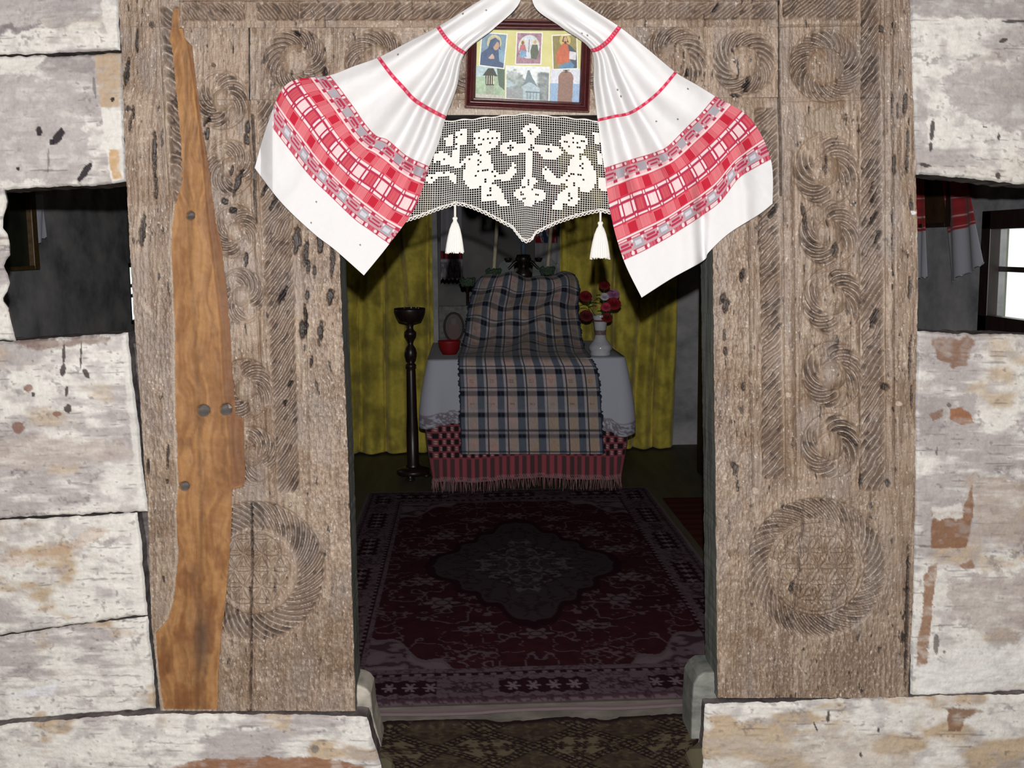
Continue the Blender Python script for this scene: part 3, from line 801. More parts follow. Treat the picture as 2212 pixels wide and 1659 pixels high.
# ---- lintel board and the rope-carved beam over it
lb = hfun([(536, 215), (700, 216), (735, 240), (800, 248), (1500, 249), (1525, 236), (1545, 211), (1682, 210)])
px, py, s_, t_ = row_grid(58, 248, lambda y: y * 0 + 540.0, lambda y: y * 0 + 1680.0, 1.6, hfun([(540, 59), (1680, 57)]), lb)
K = Carver(px, py, 500)
for i, (x, y, r) in enumerate(((637, 128, 66), (812, 130, 66), (985, 135, 64), (1300, 130, 64), (1456, 128, 70), (1608, 134, 68))):
    K.swirl(x, y, r * 0.52, r, 18, 0.95 * (1 if x < 1100 else -1), 0.0105, 1.0, 0.005, i)
for x in (548, 718, 726, 1522, 1530, 1536):
    K.groove([(x, 60), (x + 1, 212)], 2.0, 0.003)
K.rough([(540, 60), (590, 60), (580, 215), (540, 215)], 0.002, (4, 30))
K.groove([(700, 212), (1540, 214)], 2.0, 0.002)
K.c = mix(K.c, WD_C * 1.05, sst(228, 240, py) * 0.6)
for (x, y, rx, ry, an) in ((1487, 155, 7, 9, 0), (1590, 205, 14, 5, 0.1), (1615, 180, 10, 18, 0.2), (640, 70, 10, 6, 0.4), (700, 155, 8, 14, 0)):
    K.gouge(x, y, rx, ry, an, 0.008)
slab('lintel', px, py, K.h, K.c, [M_CARVED, M_WASHSIDE], FRAME, POSTY, 0.14)
px, py, s_, t_ = row_grid(-90, 56, lambda y: y * 0 + 386.0, lambda y: y * 0 + 1680.0, 1.6, None, hfun([(390, 60), (1680, 58)]))
K = Carver(px, py, 600)
yt = lambda x: x * 0 + 4.0; yb = hfun([(390, 45), (1680, 42)])
K.hrope(yt, yb, 392, 529, 17, -0.85)
K.hrope(yt, yb, 553, 646, 17, -0.75)
K.hrope(yt, yb, 646, 1678, 21, 1.15, 0.009)
K.groove([(390, 0), (1680, -1)], 2.5, 0.004, WD_B * 0.7, 0.5)
K.groove([(701, 30), (702, 58)], 1.2, 0.008, WD_K, 0.9)
K.groove([(1523, 28), (1524, 58)], 1.4, 0.008, WD_K, 0.9)
K.gouge(1548, 15, 6, 14, 0.7, 0.008)
slab('top_beam', px, py, K.h, K.c, [M_CARVED, M_CARVED], FRAME, POSTY - 0.003, 0.14)

# ------------------------------------------------------------------ embroidered towel hung over the lintel
LINEN = S(238, 238, 238) * 0.94
RED = S(200, 40, 62) * 0.92; RED2 = S(212, 72, 88) * 0.92; PINK = S(230, 150, 156); PALE = S(242, 222, 222) * 0.97; GRY = S(172, 168, 176) * 0.95; MAR = S(186, 54, 84) * 0.92

def towel_paint(u, t, periods, off=0.0, tint=0.0):
    b = (t - 7.0) / 2.0
    m = np.minimum(b, 1 - b)
    k = u * periods + off
    q = k - np.floor(k)
    k2 = k * 2; q2 = k2 - np.floor(k2); odd = (np.floor(k2).astype(int) % 2)
    k6 = k * 22; q6 = k6 - np.floor(k6)
    C = np.broadcast_to(LINEN, u.shape + (3,)).copy()
    def put(mask, col, a=1.0):
        nonlocal C
        C = mix(C, np.asarray(col), mask.astype(float) * a)
    band = (b > 0) & (b < 1)
    put(band, RED2)
    # outer chain of ovals
    z = band & (m < 0.062)
    put(z, MAR)
    put(z & (q > 0.06) & (q < 0.38) & (m > 0.010) & (m < 0.052), PALE)
    put(z & (q > 0.06) & (q < 0.38) & (m > 0.022) & (m < 0.042) & (q6 > 0.55), MAR, 0.45)
    put(z & (np.hypot((q - 0.52) / 0.06, (m - 0.031) / 0.026) < 1), PALE)
    put(z & (np.hypot((q - 0.92) / 0.05, (m - 0.031) / 0.024) < 1), PALE)
    put(z & (q > 0.60) & (q < 0.86) & (q6 > 0.6), PINK, 0.6)
    # grey figures
    z = band & (m >= 0.062) & (m < 0.172)
    g = np.where(b < 0.5, 1.0, 0.75)
    put(z, mix(PINK * 0.9, GRY, 0.55))
    put(z & (np.abs(q - 0.22) < 0.17), GRY)
    put(z & (np.abs(q - 0.22) < 0.12) & (np.abs(m - 0.117) < 0.025) & (b > 0.5), S(206, 206, 214))
    put(z & (np.abs(q - 0.72) < 0.22) & (np.abs(m - 0.10) < 0.014), MAR)
    put(z & (np.abs(q - 0.72) < 0.16) & (np.abs(m - 0.140) < 0.012), MAR)
    put(z & ((np.abs(q - 0.47) < 0.035) | (np.abs(q - 0.97) < 0.035)) & (np.abs(m - 0.117) < 0.014), MAR)
    put(z & ((np.abs(q - 0.42) < 0.03) | (np.abs(q - 0.03) < 0.03)) & (np.abs(m - 0.157) < 0.012), PALE)
    # dashes and the pale line
    z = band & (m >= 0.172) & (m < 0.212)
    put(z, MAR)
    put(z & (np.abs(q2 - 0.5) < 0.33) & (np.abs(m - 0.192) < 0.014), PALE, 0.85)
    put(z & (np.abs(q2 - 0.5) < 0.33) & (np.abs(m - 0.192) < 0.014) & (q6 > 0.5), PINK, 0.5)
    put(band & (m >= 0.212) & (m < 0.228), PALE)
    # rows of big red squares
    z = band & (m >= 0.228) & (m < 0.372)
    put(z, RED2)
    sq = z & (np.abs(q2 - 0.5) < 0.31) & (np.abs(m - 0.300) < 0.056)
    put(z & (np.abs(q2 - 0.5) < 0.36) & (np.abs(m - 0.300) < 0.064), PINK, 0.55)
    put(sq & (odd == 0), RED)
    put(sq & (odd == 1), mix(RED2, PINK, 0.62))
    put(sq & (odd == 1) & (q6 > 0.55), RED2, 0.45)
    put(z & ((q2 < 0.09) | (q2 > 0.91)) & (np.abs(m - 0.300) < 0.056), mix(RED2, PINK, 0.45))
    put(z & ((q2 < 0.025) | (q2 > 0.975)), RED, 0.6)
    # pale dashes
    z = band & (m >= 0.372) & (m < 0.420)
    put(z, MAR)
    put(z & (np.abs(q2 - 0.5) < 0.36) & (np.abs(m - 0.392) < 0.013), PALE)
    put(z & ((q2 < 0.055) | (q2 > 0.945)) & (np.abs(m - 0.396) < 0.018), PALE)
    # middle row of white and red squares
    z = band & (m >= 0.420)
    put(z, MAR)
    sq = z & (np.abs(q2 - 0.5) < 0.30) & (np.abs(b - 0.5) < 0.066)
    put(sq & (odd == 0), PALE)
    put(sq & (odd == 0) & (q6 > 0.6), PINK, 0.45)
    put(sq & (odd == 1), RED2 * 0.92)
    put(sq & (odd == 1) & (q6 > 0.6), PINK, 0.35)
    put(z & ((q2 < 0.08) | (q2 > 0.92)) & (np.abs(b - 0.5) < 0.062), PALE)
    # the two thin stripes above the band
    for ts, hw in ((3.0, 0.062), (5.0, 0.055)):
        z = np.abs(t - ts) < hw
        put(z, S(212, 46, 84))
        put(z & (q2 > 0.55) & (np.abs(t - ts) < hw * 0.55), S(226, 120, 140))
    return C

def towel_half(rows, hz, folds, periods, off, nv=430, nu=330, side=1):
    R = np.stack([resample(r, nu) for r in rows])
    m = len(rows)
    t = np.linspace(0, m - 1, nv)
    # keep the sampling even along the cloth
    mid = catmull(R, t)[:, nu // 2]
    s = np.concatenate([[0], np.cumsum(np.linalg.norm(np.diff(mid, axis=0), axis=1))])
    t = np.interp(np.linspace(0, s[-1], nv), s, t)
    XY = catmull(R, t)
    px, py = XY[..., 0], XY[..., 1]
    u = np.linspace(0, 1, nu)[None] * np.ones((nv, 1)); T = t[:, None] * np.ones((1, nu))
    h = np.interp(T, np.arange(m), hz)
    for (uc, w, a, t0, t1, du) in folds:
        env = sst(t0, t0 + 1.2, T) * sst(t1, t1 - 2.0, T)
        h = h + 1.2 * a * env * sst(1.2, 5.0, T) * np.exp(-((u - uc - du * (T - 5)) / w) ** 2)
    h = h + 0.020 * np.sin(u * 7.0 + side) * sst(0.5, 2.0, T) * sst(6.0, 3.0, T)
    h = h + (fbm(px / 38, py / 38, 3, 900 + side) - 0.5) * 0.006 + (fbm(px / 120, py / 120, 2, 910 + side) - 0.5) * 0.012
    C = towel_paint(u, T, periods, off)
    return px, py, u, T, h, C

L_ROWS = [[(1118, -66), (1126, -64), (1132, -60), (1138, -56)],
          [(1078, -26), (1092, -14), (1106, 0), (1120, 10)],
          [(1010, 18), (1030, 34), (1048, 48), (1066, 62)],
          [(946, 58), (966, 86), (985, 103), (1004, 115)],
          [(880, 92), (912, 132), (948, 165), (986, 190)],
          [(818, 124), (845, 160), (872, 190), (895, 215), (930, 237), (963, 254)],
          [(765, 143), (790, 186), (825, 236), (862, 275), (905, 298), (947, 310)],
          [(711, 163), (727, 182), (762, 229), (792, 272), (814, 294), (838, 303), (879, 337), (927, 360)],
          [(622, 180), (640, 208), (680, 261), (718, 313), (765, 362), (817, 398), (860, 431), (897, 447)],
          [(580, 262), (594, 283), (629, 329), (670, 381), (719, 429), (765, 473), (798, 497), (841, 527)],
          [(550, 363), (608, 438), (676, 503), (725, 541), (786, 595)]]
HZ = [0.05, 0.062, 0.068, 0.058, 0.048, 0.038, 0.033, 0.030, 0.028, 0.028, 0.032]
folds = [(0.12, 0.10, 0.020, 0.5, 9.0, 0.0), (0.56, 0.10, 0.028, 1.0, 8.5, 0.02), (0.78, 0.06, 0.026, 1.5, 8.5, 0.02), (0.95, 0.05, 0.020, 1.0, 9.0, 0.0),
         (0.30, 0.07, -0.008, 4.0, 10.2, 0.0), (0.68, 0.035, -0.016, 1.5, 8.0, 0.02), (0.87, 0.03, -0.014, 1.5, 8.0, 0.01), (0.35, 0.10, 0.012, 7.5, 12.5, 0)]
TOWEL = empty('embroidered_towel', tuple(PY(1138, -40, -0.05)), cat='towel',
              label='long white linen towel with red woven bands draped over the lintel above the lace')
px, py, u, T, h, C = towel_half(L_ROWS, HZ, folds, 6.3, 0.30, side=1)
# the left corner curls back towards the wall behind the crease at x = 588
fl_k = sst(4, -2, px - 589) * (py > 236)
h = h + 0.018 * np.exp(-((px - 592) / 26) ** 2) * sst(215, 245, py) * sst(420, 330, py) - np.clip(589 - px, 0, 60) * 0.0009 * sst(225, 240, py)
h = np.maximum(h, 0.009)
C = mix(C, S(226, 226, 228), fl_k)
for (x, y) in ((683, 436), (672, 481), (860, 118), (885, 52), (1000, 30), (940, 38), (1050, 22), (778, 529)):
    C = mix(C, S(70, 60, 60), (np.hypot(px - x, py - y) < 2.0) * 0.8)
grid_obj('towel_end', PY(px, py, -h), C, [M_LINEN], TOWEL, solid=0.0012, label='left hanging end of the towel')

R_ROWS = [[(1160, -64), (1154, -60), (1150, -58), (1146, -54)],
          [(1206, -30), (1186, -16), (1168, 2), (1155, 14)],
          [(1276, 18), (1254, 30), (1232, 44), (1212, 58)],
          [(1338, 58), (1314, 88), (1292, 105), (1277, 109)],
          [(1400, 107), (1364, 152), (1320, 178), (1283, 186)],
          [(1459, 156), (1418, 203), (1366, 241), (1326, 251), (1291, 259)],
          [(1506, 184), (1458, 248), (1395, 290), (1345, 303), (1298, 312)],
          [(1545, 208), (1510, 249), (1482, 276), (1444, 314), (1417, 328), (1355, 347), (1305, 363)],
          [(1621, 256), (1583, 295), (1531, 346), (1480, 387), (1423, 422), (1371, 443), (1320, 467)],
          [(1665, 344), (1624, 366), (1594, 387), (1561, 430), (1539, 450), (1504, 474), (1450, 509), (1396, 539), (1347, 562)],
          [(1669, 440), (1640, 463), (1575, 504), (1531, 545), (1518, 564), (1450, 602), (1386, 643)]]
folds = [(0.10, 0.10, 0.012, 0.5, 8.0, 0.0), (0.42, 0.12, 0.024, 1.0, 8.5, -0.02), (0.68, 0.07, 0.026, 1.5, 8.5, 0.0), (0.90, 0.06, 0.022, 1.0, 9.0, 0.0),
         (0.56, 0.035, -0.014, 1.5, 8.5, 0.0), (0.80, 0.035, -0.016, 1.5, 8.5, 0.0), (0.26, 0.035, -0.020, 7.8, 13.0, 0.06), (0.34, 0.06, 0.012, 7.5, 13.0, 0.06),
         (0.10, 0.05, 0.010, 7.5, 13, 0.02)]
px, py, u, T, h, C = towel_half(R_ROWS, HZ, folds, 6.3, 0.62, side=2)
for (x, y) in ((1334, 194), (1486, 192), (1341, 208), (1418, 262), (1464, 258), (1257, 72), (1269, 76)):
    C = mix(C, S(70, 60, 60), (np.hypot(px - x, py - y) < 2.0) * 0.8)
grid_obj('towel_end', PY(px, py, -h), C, [M_LINEN], TOWEL, solid=0.0012, label='right hanging end of the towel')
lathe('nail', [(0.0, 0), (0.004, 0), (0.004, 0.07), (0.010, 0.072), (0.010, 0.076), (0, 0.078)], mat_noise('rusty_iron', [S(60, 45, 38), S(95, 75, 62)], (200, 200, 200), 0.6, 0.5), TOWEL, 12)
_nl = bpy.data.objects['nail']; _p = PY(1142, -52, 0.0)
_nl.matrix_world = Matrix.Translation(Vector(_p) + Vector((0, 0.005, 0))) @ Matrix.Rotation(math.radians(90), 4, 'X')

# ------------------------------------------------------------------ filet crochet valance under the lintel
def c5(pts): return [(850 + x / 4.424, 230 + y / 4.424) for x, y in pts]
def dia(cx, cy, rx, ry): return [(cx, cy - ry), (cx + rx * 0.7, cy - ry * 0.6), (cx + rx, cy), (cx + rx * 0.7, cy + ry * 0.6), (cx, cy + ry), (cx - rx * 0.7, cy + ry * 0.6), (cx - rx, cy), (cx - rx * 0.7, cy - ry * 0.6)]
A_HAT = [(770, 250), (900, 215), (1015, 250), (1022, 300), (1000, 345), (965, 395), (900, 432), (850, 440), (800, 400), (768, 340), (760, 280)]
A_BODY = [(770, 440), (870, 430), (925, 480), (935, 540), (960, 600), (1010, 642), (1060, 648), (1105, 590), (1150, 530), (1185, 565), (1182, 620), (1130, 690),
          (1060, 718), (1000, 695), (965, 690), (970, 750), (1030, 800), (1060, 870), (1105, 930), (1090, 952), (1010, 952), (985, 885), (920, 908), (850, 908), (836, 850),
          (850, 750), (840, 735), (800, 788), (740, 782), (690, 732), (668, 680), (680, 600), (715, 520)]
mir = lambda P: [(2610 - x, y + 36) for x, y in P]
FILL = [c5(p) for p in (dia(1315, 235, 95, 75), [(1268, 270), (1356, 270), (1335, 440), (1326, 700), (1250, 700), (1262, 440)], [(1180, 352), (1455, 372), (1455, 442), (1180, 430)],
                        dia(1125, 402, 112, 78), dia(1505, 440, 112, 78), dia(1290, 718, 82, 55), dia(1218, 835, 74, 66), dia(1385, 850, 74, 66), dia(1295, 905, 60, 62), dia(1298, 790, 50, 50),
                        A_HAT, A_BODY, mir(A_HAT), mir(A_BODY),
                        [(590, 240), (710, 210), (705, 300), (690, 375), (640, 372), (600, 350)], [(485, 300), (565, 265), (575, 372), (500, 380)],
                        [(395, 450), (470, 425), (530, 470), (570, 500), (605, 560), (540, 565), (460, 560), (385, 525)],
                        [(325, 660), (480, 618), (585, 640), (605, 690), (590, 735), (555, 722), (530, 665), (430, 665), (350, 750), (315, 705)],
                        [(585, 380), (635, 375), (615, 545), (640, 548), (720, 465), (745, 480), (690, 545), (620, 595), (590, 590), (552, 540)],
                        [(1900, 250), (1965, 260), (1995, 350), (1930, 362)], [(1945, 430), (2005, 470), (1995, 560), (1950, 545)],
                        [(1955, 690), (2040, 690), (2045, 800), (1975, 800)])]
HOLES = [(1315, 238), (1315, 218), (1315, 258), (1293, 238), (1337, 238), (1307, 402), (1307, 382), (1307, 422), (1285, 402), (1329, 402), (1125, 402), (1103, 402), (1147, 402), (1125, 382), (1125, 422),
         (1485, 435), (1463, 430), (1507, 437), (1475, 410), (1290, 718), (1290, 700), (1290, 738), (1220, 835), (1215, 815), (1240, 845), (1365, 850), (1335, 800), (1385, 850), (1265, 885), (1240, 888),
         (895, 255), (815, 290), (785, 300), (860, 315), (900, 305), (945, 302), (980, 302), (925, 348), (820, 360), (840, 355), (820, 450), (825, 470), (805, 520), (805, 548), (830, 525), (815, 610), (850, 610), (880, 610), (910, 612), (940, 632),
         (785, 662), (875, 690), (872, 715), (965, 660), (945, 742), (975, 742), (930, 790), (932, 812), (905, 845), (930, 850), (1040, 600), (1105, 575), (1160, 575), (600, 300), (640, 262), (520, 395), (600, 400), (440, 520), (480, 510), (410, 520), (560, 630), (480, 640), (370, 685)]
HOLES += [(2610 - x, y + 36) for x, y in HOLES if 740 < x < 1190 and not (1090 < x < 1160 and y < 440)]
HOLES = [(850 + x / 4.424, 230 + y / 4.424) for x, y in HOLES]
PITCHPX = 4.85
NCX = 102; NRX = 58
x0l = 852.0
def l_top(x): return np.interp(x, [840, 965, 1020, 1090, 1137, 1180, 1240, 1290, 1350], [268, 262.5, 258, 250.5, 246.5, 251, 256.5, 262.5, 267])
def l_bot(x): return np.interp(x, [840, 872, 905, 940, 970, 985, 1000, 1020, 1050, 1075, 1095, 1106, 1118, 1128, 1138, 1150, 1156, 1175, 1205, 1240, 1270, 1297, 1312, 1350],
                               [486, 480, 470, 456, 446, 442, 444, 450, 463, 476, 487, 492, 508, 520, 524, 518, 506, 496, 482, 470, 462, 457, 460, 470])
def lace_px(i, j):
    """crochet lattice (column, row) to photo point"""
    xt = x0l + i * PITCHPX
    y = l_top(xt) + j * PITCHPX
    d = sst(320, 520, y)
    x = xt + (1137 - xt) * 0.42 * d * np.exp(-((xt - 1135) / 55.0) ** 2) + (xt - 1137) * 0.03 * sst(262, 460, y)
    x = x + (fbm(xt / 60, y / 60, 2, 71) - 0.5) * 5
    y = y + (fbm(xt / 50, y / 70, 2, 72) - 0.5) * 5 * sst(262, 300, y)
    return x, y
I, J = np.meshgrid(np.arange(NCX) + 0.5, np.arange(NRX) + 0.5)
cx_, cy_ = lace_px(I, J)
inside = cy_ < l_bot(cx_) - 5
fillm = np.zeros(I.shape, bool)
for p in FILL: fillm |= inpoly(cx_, cy_, p)
for hx, hy in HOLES:
    d = np.hypot(cx_ - hx, cy_ - hy)
    k = np.unravel_index(np.argmin(d), d.shape)
    if d[k] < 4: fillm[k] = False
fillm &= inside
HW = 0.09
li = np.sort(np.concatenate([np.arange(NCX + 1) - HW, np.arange(NCX + 1) + HW]))
lj = np.sort(np.concatenate([np.arange(NRX + 1) - HW, np.arange(NRX + 1) + HW]))
GI, GJ = np.meshgrid(li, lj)
gx, gy = lace_px(GI, GJ)
wav = 0.0045 * np.sin(gx / 11.5) * sst(500, 262, gy) + 0.006 * np.sin((gx - 1137) / 9.0) * np.exp(-((gx - 1137) / 55) ** 2) * sst(330, 500, gy) + (fbm(gx / 40, gy / 40, 2, 73) - 0.5) * 0.008
GP = PY(gx, gy, -0.020 + 0 * gx); GP[..., 1] += wav
NI, NJ = len(li), len(lj)
Q = []
cellat = lambda r, c: 0 <= r < NRX and 0 <= c < NCX and inside[r, c]
for a in range(NJ - 1):
    rj = (a - 1) // 2 if a % 2 else a // 2          # odd strips are cell interiors
    for b in range(NI - 1):
        ci = (b - 1) // 2 if b % 2 else b // 2
        if a % 2 and b % 2:
            ok = cellat(rj, ci) and fillm[rj, ci]
        elif a % 2:
            ok = cellat(rj, ci) or cellat(rj, ci - 1)
        elif b % 2:
            ok = cellat(rj, ci) or cellat(rj - 1, ci)
        else:
            ok = cellat(rj, ci) or cellat(rj - 1, ci) or cellat(rj, ci - 1) or cellat(rj - 1, ci - 1)
        if ok:
            k = a * NI + b
            Q.append((k, k + NI, k + NI + 1, k + 1))
Q = np.array(Q)
used, inv = np.unique(Q, return_inverse=True)
LACE = empty('lace_valance', tuple(PY(1137, 250, -0.02)), cat='lace valance', label='white crocheted lace valance with a cross between two angels hanging in the doorway')
o = link('lace_net', mesh_np('lace_net', GP.reshape(-1, 3)[used], inv.reshape(Q.shape), None, [M_LACE], None, True), LACE)
md = o.modifiers.new('thread', 'SOLIDIFY'); md.thickness = 0.0007; md.offset = 0
# looped edging along the bottom, hem cord along the top
nb = NB()
xs = np.linspace(866, 1334, 900)
yb_ = l_bot(xs)
s = np.concatenate([[0], np.cumsum(np.hypot(np.diff(xs), np.diff(yb_)))])
for phs, off, amp in ((0, -1.5, 2.6), (np.pi, -1.5, 2.6), (0, -5.6, 0.5)):
    pts = PY(xs, yb_ + off + amp * np.sin(s / 9.0 * np.pi + phs), -0.020)
    pts[:, 1] += 0.0015 * np.cos(s / 9.0 * np.pi + phs)
    nb.tube(pts, 0.0013, 6)
nb.obj('scalloped_edging', M_LACE, LACE)
nb = NB()
xs = np.linspace(868, 1334, 300)
nb.tube(PY(xs, l_top(xs) - 0.5 + 1.3 * np.sin(xs / 7.0), -0.020), 0.0017, 6)
nb.obj('top_cord', M_LACE, LACE)

def tassel(tx, y0, yk, y1, w, seed):
    """cord, wrapped head and a flared skirt of threads; photo points on y = -0.02"""
    T0 = PY(tx, y0, -0.02); K0 = PY(tx, yk, -0.02); B0 = PY(tx - 1, y1, -0.02)
    m = 2.69 / F
    e = empty('tassel', tuple(T0)); e.parent = LACE
    bpy.context.view_layer.update(); e.matrix_parent_inverse = LACE.matrix_world.inverted()
    nb = NB(); nb.tube([T0, (T0 + K0) / 2, K0], 0.003, 8); nb.obj('cord', M_LACE, e)
    th = np.linspace(0, 2 * np.pi, 120, endpoint=False)
    L = K0[2] - B0[2]
    zs = np.array([0, 0.02, 0.06, 0.09, 0.13, 0.2, 0.35, 0.55, 0.75, 0.9, 1.0])
    rr = np.array([0.10, 0.26, 0.30, 0.22, 0.24, 0.40, 0.58, 0.75, 0.88, 0.96, 1.0]) * w * m
    rid = 1 + 0.10 * np.sin(th * 26)[None] * sst(0.1, 0.4, zs)[:, None]
    P = np.zeros((len(zs), 120, 3))
    P[..., 0] = K0[0] + rr[:, None] * rid * np.cos(th) + (B0[0] - K0[0]) * zs[:, None]
    P[..., 1] = K0[1] + rr[:, None] * rid * np.sin(th) * 0.6
    jag = (vnoise(th * 18, th * 0, seed) - 0.5) * 0.08 * L
    P[..., 2] = K0[2] - L * zs[:, None] + jag[None] * sst(0.8, 1.0, zs)[:, None]
    link('skirt', mesh_np('skirt', P, grid_quads(len(zs), 120, True), None, [M_LACE]), e)
tassel(983, 442, 468, 546, 19, 1)
tassel(1297, 456, 478, 558, 21, 2)

# ------------------------------------------------------------------ framed collage of icons
ICON = empty('framed_icons', tuple(PY(1137, 238, -0.01)), cat='picture frame',
             label='dark red framed collage of six small religious pictures hung on the lintel')
OUT = np.array([(1011, 43), (1278, 47), (1271, 244), (1004, 234)], float)
INN = np.array([(1031, 65), (1256, 68), (1250, 222), (1027, 212)], float)
prof = [(0.0, 0.002), (0.0, 0.012), (0.06, 0.016), (0.12, 0.014), (0.18, 0.015), (0.30, 0.021), (0.50, 0.026), (0.66, 0.024), (0.80, 0.017), (0.86, 0.018), (0.92, 0.016), (1.0, 0.010), (1.0, 0.004)]
rings = []
for t, hh in prof:
    q = OUT * (1 - t) + INN * t
    P = PY(q[:, 0], q[:, 1], -0.018); P[:, 1] -= hh
    rings.append(P)
rings = np.array(rings)
nP = len(prof)
V = []; Q = []
for sd in range(4):             # each moulding side keeps its own vertices so the mitres stay crisp
    a, b = rings[:, sd], rings[:, (sd + 1) % 4]
    n0 = len(V)
    for k in range(nP): V.append(a[k]); V.append(b[k])
    for k in range(nP - 1): Q.append((n0 + 2 * k, n0 + 2 * k + 1, n0 + 2 * k + 3, n0 + 2 * k + 2))
me = mesh_np('moulding', np.array(V), np.array(Q), None, [M_FRAMEWOOD], None, False)
bmm = bmesh.new(); bmm.from_mesh(me); bmesh.ops.remove_doubles(bmm, verts=bmm.verts, dist=1e-5); bmesh.ops.recalc_face_normals(bmm, faces=bmm.faces); bmm.to_mesh(me); bmm.free()
o = link('moulding', me, ICON); md = o.modifiers.new('bevel', 'BEVEL'); md.width = 0.0008; md.segments = 2
# beaded outer edge
nb = NB()
th = np.linspace(0, 2 * np.pi, 7)[:-1]
for sd in range(4):
    a = OUT[sd] * 0.97 + INN[sd] * 0.03; b = OUT[(sd + 1) % 4] * 0.97 + INN[(sd + 1) % 4] * 0.03
    n = int(np.hypot(*(b - a)) / 3.4)
    k = np.linspace(0, 1, n * 4)
    pts = PY(a[0] + (b[0] - a[0]) * k, a[1] + (b[1] - a[1]) * k, -0.018); pts[:, 1] -= 0.0155
    nb.tube(pts, 0.0010 + 0.0009 * np.abs(np.sin(k * n * np.pi)), 6)
nb.obj('beading', mat_noise('worn_bead_lacquer', [S(70, 28, 26), S(130, 88, 70)], (300, 300, 300), 0.3, 0.6), ICON)

def card(name, corners, fn, y, label=None, n=90, solid=True):
    """small printed rectangle: corners in photo pixels, fn(a, b) paints it"""
    c = np.array(corners, float)
    a, b = np.meshgrid(np.linspace(0, 1, n), np.linspace(0, 1, int(n * 1.25)))
    p = (c[0] * ((1 - a) * (1 - b))[..., None] + c[1] * (a * (1 - b))[..., None] + c[2] * (a * b)[..., None] + c[3] * ((1 - a) * b)[..., None])
    cc = fn(a, b); g_ = cc.mean(-1, keepdims=True); cc = (cc * 0.8 + g_ * 0.2) * (0.82 + 0.3 * fbm(a * 22, b * 22, 3, 55))[..., None]
    return grid_obj(name, PY(p[..., 0], p[..., 1], y), cc, [M_PRINT], ICON, back=(0, 0.0012, 0), label=label)
z6 = lambda pts: [(980 + x / 6.9125, 40 + y / 6.9125) for x, y in pts]
WHITEP = S(240, 240, 232)
def el(a, b, cx, cy, rx, ry): return ((a - cx) / rx) ** 2 + ((b - cy) / ry) ** 2 < 1
class Pic:
    def __init__(s, a, b, base): s.a, s.b = a, b; s.C = np.broadcast_to(base, a.shape + (3,)).copy()
    def e(s, cx, cy, rx, ry, col): s.C = mix(s.C, np.asarray(col), el(s.a, s.b, cx, cy, rx, ry).astype(float)); return s
    def p(s, poly, col): s.C = mix(s.C, np.asarray(col), inpoly(s.a, s.b, poly).astype(float)); return s
    def n(s, sc, amt, seed): s.C = s.C * (1 + (fbm(s.a * sc, s.b * sc, 3, seed) - 0.5) * amt)[..., None]; return s
    def border(s, w=0.035):
        k = (np.minimum(np.minimum(s.a, 1 - s.a), np.minimum(s.b, 1 - s.b) * 1.2) < w)
        s.C = mix(s.C, WHITEP, k.astype(float)); return s.C
def pic_hood(a, b):
    P = Pic(a, b, S(122, 158, 178)).n(5, 0.5, 1)
    P.e(0.52, 0.28, 0.27, 0.22, S(226, 208, 150)).e(0.52, 0.28, 0.24, 0.195, S(196, 190, 150))
    P.p([(0.30, 0.45), (0.36, 0.22), (0.55, 0.13), (0.72, 0.22), (0.76, 0.42), (0.92, 0.62), (1, 1), (0, 1), (0.05, 0.62)], S(64, 92, 132))
    P.p([(0.70, 0.45), (0.98, 0.50), (1, 0.85), (0.78, 0.80)], S(128, 168, 196))
    P.e(0.60, 0.36, 0.12, 0.13, S(206, 164, 130)).p([(0.45, 0.30), (0.60, 0.17), (0.74, 0.26), (0.62, 0.25), (0.50, 0.42)], S(74, 104, 140))
    P.p([(0.34, 0.74), (0.48, 0.60), (0.56, 0.66), (0.58, 0.74), (0.42, 0.76)], S(206, 172, 148)).n(9, 0.35, 2)
    return P.border()
def pic_pair(a, b):
    P = Pic(a, b, S(170, 130, 146)).n(9, 0.8, 3)
    P.e(0.5, 0.45, 0.40, 0.36, S(206, 216, 224)).e(0.26, 0.33, 0.10, 0.09, S(226, 204, 140)).e(0.73, 0.31, 0.10, 0.09, S(224, 212, 160))
    P.p([(0.18, 0.40), (0.34, 0.38), (0.42, 0.60), (0.12, 0.62)], S(196, 110, 110)).p([(0.18, 0.55), (0.40, 0.58), (0.42, 0.76), (0.16, 0.78)], S(120, 168, 206))
    P.p([(0.62, 0.38), (0.82, 0.38), (0.88, 0.62), (0.80, 0.84), (0.60, 0.80), (0.56, 0.58)], S(98, 112, 92))
    P.e(0.26, 0.33, 0.05, 0.06, S(150, 100, 80)).e(0.73, 0.31, 0.05, 0.06, S(190, 170, 150)).p([(0.485, 0.22), (0.515, 0.22), (0.515, 0.62), (0.485, 0.62)], S(140, 84, 70))
    return P.n(14, 0.35, 4).border()
